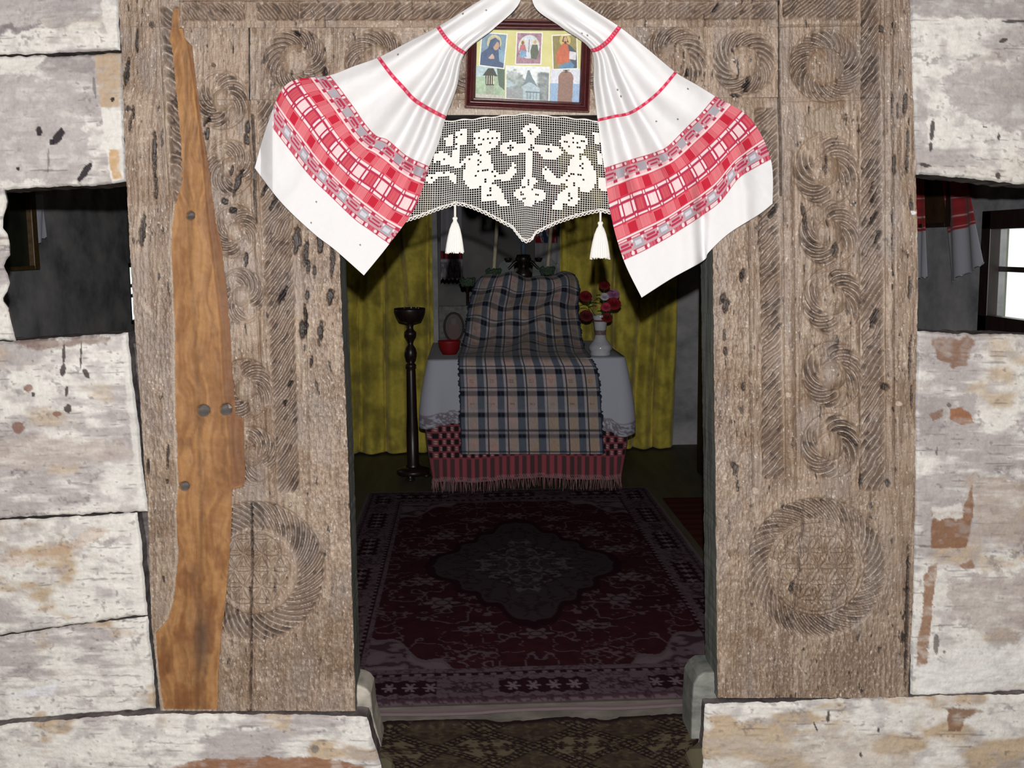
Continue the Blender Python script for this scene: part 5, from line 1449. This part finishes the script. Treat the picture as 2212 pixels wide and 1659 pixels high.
# checked blanket over the stand at the back of the table
RB = [(599, 3.660, 1046, 1222), (594, 3.560, 1042, 1226), (599, 3.512, 1036, 1240), (612, 3.472, 1027, 1250), (640, 3.422, 1018, 1252), (663, 3.352, 1012, 1249), (700, 3.272, 1007, 1254), (728, 3.182, 1003, 1259),
      (748, 3.072, 998, 1264), (762, 2.952, 993, 1270), (772, 2.842, 991, 1276), (781, 2.800, 990, 1282), (798, 2.790, 990, 1291), (838, 2.786, 992, 1297), (900, 2.784, 993, 1301), (981, 2.784, 995, 1305)]
RB = np.array(RB, float)
rt = np.linspace(0, len(RB) - 1, 300)
Rr = catmull(RB, rt)
NU = 230
a = np.linspace(0, 1, NU)[None]
px = Rr[:, 2:3] * (1 - a) + Rr[:, 3:4] * a
wave = sst(2.82, 3.06, Rr[:, 1:2])
py = Rr[:, 0:1] + 0 * px + wave * (5 * np.sin(a * 9 + Rr[:, 0:1] / 40) + 3 * np.sin(a * 21 + Rr[:, 0:1] / 17))
px = px + (vnoise(py / 2.2, py * 0, 5) - 0.5) * 7 * ((a < 0.004) - 1.0 * (a > 0.996))
Y = Rr[:, 1:2] + 0 * px
Y = Y + wave * (0.05 * np.exp(-((a - 0.02) / 0.07) ** 2) + 0.07 * np.exp(-((a - 0.98) / 0.07) ** 2)) + (fbm(px / 30, py / 30, 3, 9) - 0.5) * 0.03 * (0.3 + wave)
Pb = PY(px, py, Y)
s = np.concatenate([[0], np.cumsum(np.linalg.norm(np.diff(Pb[:, NU // 2], axis=0), axis=1))])
sv = (s[-1] - s)[:, None] * np.ones((1, NU)); su = a * 0.735 * np.ones((len(sv), 1))
def stripes(x, per, off):
    k = (x + off) / per; return k - np.floor(k)
qu, qv = stripes(su, 0.1035, -0.0272), stripes(sv, 0.114, 0.0)
TAN = S(170, 161, 158); LGT = S(170, 170, 182); NV2 = S(28, 34, 48)
iv = lambda q, a_, b_: ((q >= a_) & (q < b_)).astype(float)
hue = fbm(su * 9, sv * 9, 2, 12)
C = mix(np.broadcast_to(TAN, Pb.shape), S(172, 154, 124), sst(0.5, 0.7, hue) * 0.5)
C = mix(C, S(206, 164, 160), sst(0.5, 0.3, hue) * 0.4)
C = mix(C, LGT, (iv(qu, 0, 0.11) + iv(qv, 0, 0.10)).clip(0, 1) * 0.6)
C = mix(C, S(204, 132, 92), (iv(qu, 0.29, 0.32) + iv(qu, 0.37, 0.40) + iv(qu, 0.45, 0.48) + iv(qv, 0.40, 0.42) + iv(qv, 0.52, 0.54)).clip(0, 1) * 0.38)
dots = iv(qu, 0.27, 0.50) * (np.sin(su * 700) > 0)
C = mix(C, NV2, dots * (iv(qv, 0.36, 0.385) + iv(qv, 0.47, 0.49)) * 0.7)
dv, dh = iv(qu, 0.64, 1.0), iv(qv, 0.75, 1.0)
BLU = S(96, 104, 116); BR = S(120, 112, 112)
C = mix(C, BR, dh * (1 - dv)); C = mix(C, BLU, dv * (1 - dh)); C = mix(C, NV2, dv * dh)
C = mix(C, S(70, 78, 92), dv * iv(qu, 0.80, 0.83) * dh * 0.6)
C = mix(C, LGT * 0.55, iv(qv, 0, 0.10) * dv * 0.6)
C = mix(C, NV2 * 0.8, (iv(qu, 0.11, 0.165) + iv(qv, 0.105, 0.14)).clip(0, 1) * 0.9)
C = mix(C, NV2, ((np.minimum(a, 1 - a) < 0.012) * np.ones_like(qu)) * 0.8)
C = C * (0.85 + 0.3 * fbm(su * 260, sv * 260, 2, 8))[..., None]
grid_obj('plaid_blanket', Pb, C, [M_CLOTH], solid=0.004, label='blue and tan plaid blanket draped over the stand on the altar', cat='blanket')

# sloping stand under the blanket
e = empty('book_stand', (0.33, 3.4, TZ + 0.007), label='sloping stand covered by the plaid blanket on the altar', cat='stand')
side = [(3.14, TZ + 0.007)] + [(yy + 0.035, float(PY(1130, q, yy)[2]) - 0.02) for q, yy in ((736, 3.15), (700, 3.272), (663, 3.352), (640, 3.422), (614, 3.47))] + [(3.60, float(PY(1130, 614, 3.47)[2]) - 0.02), (3.60, TZ + 0.007)]
bm = bmesh.new(); prism(bm, [(0.10, y, z) for y, z in side], [(0.60, y, z) for y, z in side])
bm_obj('stand_body', bm, M_DARKWOOD, e, bevel=0.004)

# ------------------------------------------------------------------ candle stand left of the altar
def sc(px_, dist): return px_ * dist / F
CSY = 3.26; DCS = CSY + DW
cb = PY(893, 1030, CSY); cx0 = cb[0]
def zpx(y, yy): return float(PY(1000, y, yy)[2])
CS = empty('candle_stand', (cx0, CSY, 0), label='tall turned black candle stand left of the altar', cat='candle stand')
pz = lambda lst: [(sc(r, DCS), zpx(y, CSY)) for r, y in lst]
at = (cx0, CSY, 0)
lathe('bowl', pz([(0, 672), (28, 670), (33, 664), (34, 668), (30, 680), (24, 692), (10, 696), (0, 697)]), M_BLACKWOOD, CS, 36, at)
lathe('sand', pz([(0, 664), (14, 664.5), (26, 667), (29, 670)]), mat_noise('grey_ash', [S(70, 66, 64), S(130, 124, 120)], (90, 90, 90), 0.95, 0.1, 0.004), CS, 28, at, label='grey ash with candle stubs')
lathe('stem', pz([(0, 696), (8, 697), (6.5, 706), (8, 711), (13, 716), (13, 722), (8, 730), (5.5, 738), (6, 743), (11, 751), (13.5, 762), (11, 773), (6, 781), (10, 785), (12, 788), (9, 793),
                  (10, 800), (11, 880), (11.5, 900), (13, 925), (13, 1000), (16, 1003), (14, 1010)]), M_BLACKWOOD, CS, 28, at)
lathe('base', pz([(12, 1004), (20, 1006), (36, 1012), (36, 1019), (22, 1024), (0, 1025)]), M_BLACKWOOD, CS, 32, at)
for k in range(3):
    th = math.radians(-100 + 120 * k)
    fx, fy = cx0 + 0.078 * math.cos(th), CSY + 0.078 * math.sin(th)
    zt = zpx(1018, CSY)
    lathe('foot', [(0, zt), (0.016, zt - 0.004), (0.012, zt * 0.72), (0.026, zt * 0.45), (0.028, zt * 0.25), (0.014, 0.003), (0, 0.001)], M_BLACKWOOD, CS, 16, (fx, fy, 0))
for (dx, dy, hh) in ((-0.03, 0.0, 0.010), (0.01, -0.02, 0.022), (0.035, 0.01, 0.012), (0.05, -0.01, 0.010)):
    lathe('candle_stub', [(0, 0.0), (0.0035, 0), (0.0035, hh), (0.001, hh + 0.001), (0, hh + 0.004)], mat_noise('stub_wax', [S(150, 140, 130), S(190, 184, 176)], (80, 80, 80), 0.5, 0.4), CS, 10, (cx0 + dx, CSY + dy, zpx(668, CSY)))

# ------------------------------------------------------------------ vase and its flowers
VY = 2.96; VD = VY + DW; vx = float(PY(1297, 780, VY)[0]); VZ0 = TZ + 0.008
M_PORC = mat_noise('white_porcelain', [S(176, 176, 182), S(196, 196, 200)], (20, 20, 20), 0.15, 0.5)
VASE = empty('vase', (vx, VY, VZ0), label='white porcelain vase with a narrow waist holding red flowers on the altar', cat='vase')
zb = zpx(785, VY); sh = VZ0 - zb
vz = lambda lst: [(sc(r, VD), zpx(y, VY) + sh) for r, y in lst]
lathe('body', vz([(0, 785), (22, 785), (23, 782), (22, 776), (25, 772), (25, 766), (22, 761), (17, 755), (13, 748), (11, 740), (11, 733), (12.5, 728), (14, 715), (16, 704), (18.5, 698), (17, 697), (15, 700), (13, 712), (11, 726), (0, 730)]), M_PORC, VASE, 40, (vx, VY, 0))
lathe('painted_band', vz([(11.3, 741), (11.6, 738), (11.6, 734), (12.0, 731)]), mat_noise('dark_painted_rings', [S(70, 30, 36), S(150, 140, 140)], (160, 160, 160), 0.2, 0.5), VASE, 40, (vx, VY, 0), label='dark painted ring')
lathe('painted_band', vz([(14.9, 712), (15.2, 711), (15.4, 709.5), (15.6, 708)]), mat_noise('dark_rim_line', [S(90, 60, 66), S(120, 90, 96)], (160, 160, 160), 0.2, 0.5), VASE, 40, (vx, VY, 0), label='dark painted line')
M_LEAF = mat_noise('dark_leaf', [S(40, 76, 52), S(64, 104, 68)], (60, 60, 60), 0.5, 0.4)
M_STEM = mat_noise('green_stem', [S(40, 70, 40), S(60, 92, 54)], (60, 60, 60), 0.6, 0.3)
fm = {}
def flower(px_, py_, r, col, key, label, dy=0.0, seed=0):
    y = VY + dy
    c = PY(px_, py_, y)
    e = empty('artificial_flower', tuple(c), label=label, cat='flower', group='flowers in the porcelain vase')
    if key not in fm: fm[key] = mat_noise('petals_' + key, [S(*col) * 0.75, S(*col)], (90, 90, 90), 0.75, 0.2)
    rr = sc(r, VD) * 1.15
    nb = NB()
    for ring, (np_, op, sc_) in enumerate(((6, 0.35, 0.6), (8, 0.75, 0.88), (9, 1.2, 1.0))):
        for k in range(np_):
            th = 2 * math.pi * (k + 0.37 * ring + seed * 0.13) / np_
            A, B = np.meshgrid(np.linspace(0, 1, 6), np.linspace(-1, 1, 5))
            wd = np.sin(np.clip(A * 0.70 + 0.10, 0, 1) * np.pi) ** 0.7
            ang = op * A * 1.1
            rad = rr * sc_ * np.sin(np.clip(ang + 0.15, 0, 1.5)) * (0.3 + 0.7 * A)
            hh = rr * sc_ * (A * np.cos(ang * 0.9) - 0.15 * ring - 0.1)
            tw = th + B * wd * (1.7 / np_) * 2.3
            nb.add(np.stack([rad * np.cos(tw), rad * np.sin(tw), hh * 1.0 + 0.0], -1).reshape(-1, 3) @ np.array(Matrix.Rotation(0.9, 3, 'X')).T + c, grid_quads(5, 6))
    nb.obj('bloom', fm[key], e)
    nb = NB()
    base = np.array([vx + (c[0] - vx) * 0.12, VY + (y - VY) * 0.1, vz([(0, 712)])[0][1]])
    mid = (c + base) / 2 + np.array([(c[0] - vx) * 0.12, 0, 0.005])
    nb.tube([base, mid, c - [0, 0, rr * 0.2]], 0.0022, 6); nb.obj('stem', M_STEM, e)
    nb = NB()
    for k in range(3):
        o_ = mid + (c - mid) * (0.1 + 0.22 * k); th = seed * 1.7 + k * 2.1
        A, B = np.meshgrid(np.linspace(0, 1, 7), np.linspace(-1, 1, 3))
        w = 0.019 * np.sin(np.pi * np.clip(A, 0.03, 0.97)) ** 0.8
        L = 0.056
        nb.add(np.stack([o_[0] + L * A * np.cos(th) - w * B * np.sin(th), o_[1] + L * A * np.sin(th) * 0.7 + w * B * np.cos(th), o_[2] + 0.014 * np.sin(A * 2.4) - 0.003 * np.abs(B)], -1), grid_quads(3, 7))
    nb.obj('leaf', M_LEAF, e)
flower(1306, 616, 11, (118, 28, 34), 'red', 'highest dark red flower of the bouquet in the vase', 0.02, 1)
flower(1265, 640, 12.5, (118, 28, 34), 'red', 'dark red flower at the upper left of the bouquet', -0.02, 2)
flower(1306, 641, 8.5, (196, 190, 200), 'white', 'small white flower in the middle of the bouquet', -0.01, 3)
flower(1325, 636, 12, (170, 110, 150), 'mauve', 'mauve flower at the right of the bouquet', 0.015, 4)
flower(1326, 656, 14, (140, 30, 38), 'scarlet', 'large bright red flower on the right side of the bouquet', -0.03, 5)
flower(1309, 663, 10, (190, 60, 84), 'rose', 'rose pink flower at the front of the bouquet', -0.045, 6)
flower(1266, 682, 13, (96, 30, 38), 'wine', 'low wine red flower at the left of the vase rim', -0.02, 7)
flower(1311, 686, 11, (118, 28, 34), 'red', 'low dark red flower just above the vase rim', -0.04, 8)

# ------------------------------------------------------------------ small things on and behind the altar
BY = 3.12; bd_ = BY + DW; bxx = float(PY(971, 768, BY)[0])
lathe('red_bowl', [(0, 0), (sc(15, bd_), 0), (sc(21, bd_), 0.030), (sc(24, bd_), 0.068), (sc(25, bd_), 0.076), (sc(23.5, bd_), 0.076), (sc(20, bd_), 0.032), (0, 0.012)],
      mat_noise('red_enamel', [S(120, 16, 24), S(146, 26, 32)], (20, 20, 20), 0.5, 0.4), None, 36, (bxx, BY, TZ + 0.008), label='small red bowl on the white tablecloth beside the plaid blanket', cat='bowl')

def icon_on_table():
    y = 3.47
    c = PY(981, 745, y); w, h = sc(33, y + DW), sc(46, y + DW)
    e = empty('oval_icon', (c[0], y, TZ + 0.008), label='dim grey icon with an oval picture standing at the left of the plaid blanket', cat='icon')
    z0 = TZ + 0.008
    bm = bmesh.new(); bx(bm, c[0] - w, c[0] + w, y, y + 0.02, z0, z0 + 2 * h); bm_obj('panel', bm, mat_noise('grey_carved_panel', [S(70, 70, 72), S(112, 110, 108)], (40, 40, 40), 0.6, 0.4, 0.004), e, bevel=0.006)
    th = np.linspace(0, 2 * np.pi, 49)
    ov = lambda k: np.stack([c[0] + w * 0.62 * k * np.cos(th), 0 * th, z0 + h + h * 0.66 * k * np.sin(th)], -1)
    nb = NB(); p = ov(1.0); p[:, 1] = y - 0.004; nb.tube(p, 0.006, 8); nb.obj('oval_rim', M_DARKWOOD, e)
    A = np.stack([ov(k) for k in np.linspace(0.02, 1, 12)]); A[..., 1] = y - 0.002
    uu = (A[..., 0] - c[0]) / w; vv = (A[..., 2] - z0 - h) / h
    C = np.broadcast_to(S(52, 44, 40), A.shape).copy(); C = mix(C, S(80, 44, 42), ((np.abs(uu) < 0.30 - 0.2 * vv) & (vv < 0.15)).astype(float)); C = mix(C, S(84, 70, 60), (np.hypot(uu, vv - 0.25) < 0.16).astype(float))
    grid_obj('picture', A, C, [M_PRINT], e)
icon_on_table()

M_WAX = mat_noise('cream_wax', [S(176, 168, 138), S(196, 188, 160)], (30, 30, 30), 0.5, 0.4)
M_WREATH = mat_noise('green_wreath', [S(46, 62, 50), S(86, 104, 84)], (90, 90, 90), 0.8, 0.2, 0.004)
def candlestick(px_, ybase, ytop, y, label, candle=True, lean=0.0):
    c = PY(px_, ybase, y); z0 = TZ + 0.008; z1 = c[2]; d = y + DW
    e = empty('altar_candlestick', (c[0], y, z0), label=label, cat='candlestick', group='wreathed candlesticks on the altar')
    lathe('foot', [(0, z0), (0.05, z0), (0.052, z0 + 0.008), (0.02, z0 + 0.022), (0.010, z0 + 0.05), (0.009, z1 - 0.03), (0.018, z1 - 0.02), (0.02, z1 - 0.006), (0, z1 - 0.004)], M_BLACKWOOD, e, 24, (c[0], y, 0))
    nb = NB(); th = np.linspace(0, 2 * np.pi, 41); R = sc(13, d)
    for k in range(3):
        nb.tube(np.stack([c[0] + R * (0.8 + 0.12 * k) * np.cos(th), y + R * 0.8 * np.sin(th), z1 - 0.005 + 0.012 * k + 0.006 * np.sin(th * 5 + k)], -1), 0.011 + 0.004 * np.sin(th * 13 + k), 8)
    nb.obj('wreath', M_WREATH, e)
    if candle:
        t_ = PY(px_ + lean, ytop, y)
        nb = NB(); nb.tube([(c[0], y, z1 - 0.01), ((c[0] + t_[0]) / 2, y, (z1 + t_[2]) / 2), tuple(t_)], sc(4.2, d), 14); nb.obj('candle', M_WAX, e)
candlestick(1066, 592, 455, 3.80, 'candlestick with a tall cream candle behind the left corner of the plaid blanket', True, 10)
candlestick(1182, 588, 455, 3.80, 'candlestick with a tall cream candle behind the right corner of the plaid blanket', True, 12)
candlestick(1010, 612, 600, 3.72, 'short wreathed candlestick without a candle at the left of the plaid blanket', False)

def cross_stand():
    y = 3.80; d = y + DW
    c = PY(1131, 600, y)
    e = empty('black_candelabrum', (c[0], y, TZ + 0.008), label='black scrolled candelabrum with a blue candle behind the middle of the blanket', cat='candelabrum')
    z0 = TZ + 0.008
    zz = lambda p: float(PY(1131, p, y)[2])
    lathe('column', [(0, z0), (0.06, z0), (0.06, z0 + 0.01), (0.02, z0 + 0.03), (0.014, zz(610)), (0.05, zz(600)), (0.055, zz(590)), (0.03, zz(580)), (0.035, zz(568)), (0.05, zz(560)), (0.04, zz(550)), (0, zz(549))], M_BLACKWOOD, e, 28, (c[0], y, 0))
    for s_ in (-1, 1):
        nb = NB(); k = np.linspace(0, 1, 24)
        nb.tube(np.stack([c[0] + s_ * sc(33, d) * k, y + 0 * k, zz(578) + 0.030 * np.sin(k * 4.2) + 0.02 * k], -1), 0.012 - 0.004 * k, 10)
        nb.obj('arm', M_BLACKWOOD, e)
        lathe('cup', [(0, zz(566)), (0.014, zz(566)), (0.024, zz(560)), (0.024, zz(557)), (0, zz(559))], M_BLACKWOOD, e, 20, (c[0] + s_ * sc(33, d), y, 0))
    lathe('candle', [(0, zz(550)), (0.013, zz(550)), (0.013, zz(520)), (0.002, zz(519)), (0, zz(515))], mat_noise('blue_wax', [S(90, 110, 136), S(110, 128, 150)], (30, 30, 30), 0.5, 0.3), e, 16, (c[0], y, 0))
cross_stand()

def arch(px0, px1, ytop, y, label):
    a = PY(px0, 600, y); b = PY(px1, 600, y); zt = float(PY(px0, ytop, y)[2]); z0 = TZ + 0.008
    r = (b[0] - a[0]) / 2; cxx = (a[0] + b[0]) / 2
    th = np.linspace(0, np.pi, 15)
    out = [(cxx + r * math.cos(t), zt - r + r * math.sin(t)) for t in th]
    loop = [(b[0], z0)] + out + [(a[0], z0)]
    bm = bmesh.new(); prism(bm, [(x, y, z) for x, z in loop], [(x, y + 0.018, z) for x, z in loop])
    o = bm_obj('arched_icon', bm, mat_noise('pale_arched_panel', [S(96, 102, 104), S(132, 136, 134)], (14, 14, 14), 0.7, 0.3), bevel=0.004, label=label, cat='icon', group='round-topped icons')
arch(1076, 1111, 562, 3.85, 'pale round-topped icon standing left of the black candelabrum')
arch(1150, 1204, 556, 3.85, 'pale round-topped icon standing right of the black candelabrum')

# ------------------------------------------------------------------ cloths hanging in the inner doorway and on the side walls
def hang(name, corners, y, paint, label, cat='towel', wav=0.01, n=60, axis='y', **kw):
    """strip of cloth: four photo points (top-left, top-right, bottom-right, bottom-left) on a plane"""
    c = np.array(corners, float)
    a, b = np.meshgrid(np.linspace(0, 1, n), np.linspace(0, 1, n * 2))
    p = c[0] * ((1 - a) * (1 - b))[..., None] + c[1] * (a * (1 - b))[..., None] + c[2] * (a * b)[..., None] + c[3] * ((1 - a) * b)[..., None]
    P = PY(p[..., 0], p[..., 1], y) if axis == 'y' else PX(p[..., 0], p[..., 1], y)
    k = 1 if axis == 'y' else 0
    P[..., k] += wav * np.sin(a * 11 + b * 2)
    bot = (b > 0.985) * np.abs(np.sin(a * 17)) * 0.012
    P[..., 2] += bot
    return grid_obj(name, P, paint(a, b), [M_CLOTH], solid=0.002, label=label, cat=cat, **kw)
def pt_a(a, b):
    C = np.broadcast_to(S(150, 148, 156), a.shape + (3,)).copy()
    C = mix(C, S(60, 24, 32), ((b > 0.82) & (b < 0.872)).astype(float)); C = mix(C, S(150, 40, 50), ((b > 0.826) & (b < 0.866) & (np.sin(a * 30) > 0)).astype(float) * 0.7)
    C = mix(C, S(90, 84, 90), ((b > 0.89) & (fbm(a * 16, b * 30, 3, 2) > 0.48)).astype(float) * 0.8)
    return C
hang('hanging_towel', [(952, 252), (994, 252), (1000, 606), (952, 606)], 3.985, pt_a, 'narrow hanging towel with a dark red band left of the inner doorway', group='towels hanging in the inner doorway')
def pt_b(a, b):
    C = np.broadcast_to(S(150, 148, 150), a.shape + (3,)).copy()
    k = fbm(a * 8, b * 14, 3, 7)
    C = mix(C, S(130, 30, 40), ((k > 0.52) & (b < 0.85)).astype(float)); C = mix(C, S(50, 56, 90), ((k < 0.42) & (b < 0.85)).astype(float))
    return C
hang('hanging_towel', [(1152, 254), (1204, 254), (1204, 572), (1156, 572)], 3.985, pt_b, 'hanging towel with red and blue flowers right of the inner doorway', group='towels hanging in the inner doorway')

# left side wall: gold-framed picture with a white towel over it
def wall_picture(x, side, y0, y1, z0, z1, name, label, fm_, inner, thick=0.05):
    e = empty(name, (x, (y0 + y1) / 2, z0), label=label, cat='picture frame')
    w = 0.058; v = 0.018
    xa, xb = sorted((x - side * 0.006, x - side * thick))
    bm = bmesh.new()
    bx(bm, xa, xb, y0, y0 + w, z0, z1); bx(bm, xa, xb, y1 - w, y1, z0, z1); bx(bm, xa, xb, y0 + w, y1 - w, z0, z0 + v); bx(bm, xa, xb, y0 + w, y1 - w, z1 - v, z1)
    bm_obj('frame', bm, fm_, e, bevel=0.004)
    xa, xb = sorted((x - side * 0.006, x - side * (thick * 0.5)))
    bm = bmesh.new(); bx(bm, xa, xb, y0 + w * 0.9, y1 - w * 0.9, z0 + v * 0.9, z1 - v * 0.9); bm_obj('picture', bm, inner, e)
    return e
M_GOLD = mat_noise('old_gilt', [S(62, 48, 26), S(112, 86, 48)], (60, 60, 60), 0.45, 0.5)
pc = PX(64, 582, XL); pt = PX(64, 455, XL)
wall_picture(XL, -1, pc[1] - 0.42, pc[1], pc[2], pc[2] + 0.52, 'gilt_picture', 'gilt framed dark picture at the left edge of the small left opening', M_GOLD,
             mat_noise('dark_green_print', [S(26, 32, 24), S(46, 52, 38)], (12, 12, 12), 0.6, 0.3))
def pt_w(a, b): return np.broadcast_to(S(196, 196, 208), a.shape + (3,)) * (0.75 + 0.5 * fbm(a * 6, b * 2, 3, 3))[..., None]
hang('white_towel', [(60, 420), (97, 420), (100, 514), (64, 540)], XL + 0.02, pt_w, 'white towel hanging beside the gilt picture in the small left opening', axis='x')
# right side wall: towel draped over a dark icon
def pt_r(a, b):
    C = mix(np.broadcast_to(S(160, 46, 50), a.shape + (3,)), S(142, 34, 40), (np.sin(b * 60) > 0.3) * 0.5)
    for bb in (0.22, 0.40, 0.505): C = mix(C, S(210, 180, 176), (np.abs(b - bb) < 0.006).astype(float) * 0.7)
    C = mix(C, S(170, 170, 178), (b > 0.53).astype(float))
    return C
TW = empty('red_white_towel', tuple(PX(2030, 440, XR - 0.06)), label='red and white towel hanging on both sides of the dark icon', cat='towel')
for nm, cor in (('towel_end', [(1960, 380), (2001, 380), (2002, 602), (1966, 608)]), ('towel_end', [(2034, 380), (2094, 380), (2124, 574), (2052, 612)])):
    o = hang(nm, cor, XR - 0.03, pt_r, None, cat=None, axis='x')
    o.parent = TW; bpy.context.view_layer.update(); o.matrix_parent_inverse = TW.matrix_world.inverted()
pa, pb_ = PX(2004, 492, XR), PX(2044, 492, XR)
wall_picture(XR, 1, pb_[1] - 0.10, pa[1] + 0.10, pa[2], pa[2] + 0.32, 'dark_icon', 'dark icon between the ends of the red and white towel in the small right opening', M_DARKWOOD,
             mat_noise('dark_brown_print', [S(50, 34, 26), S(84, 60, 40)], (12, 12, 12), 0.5, 0.3), 0.028)
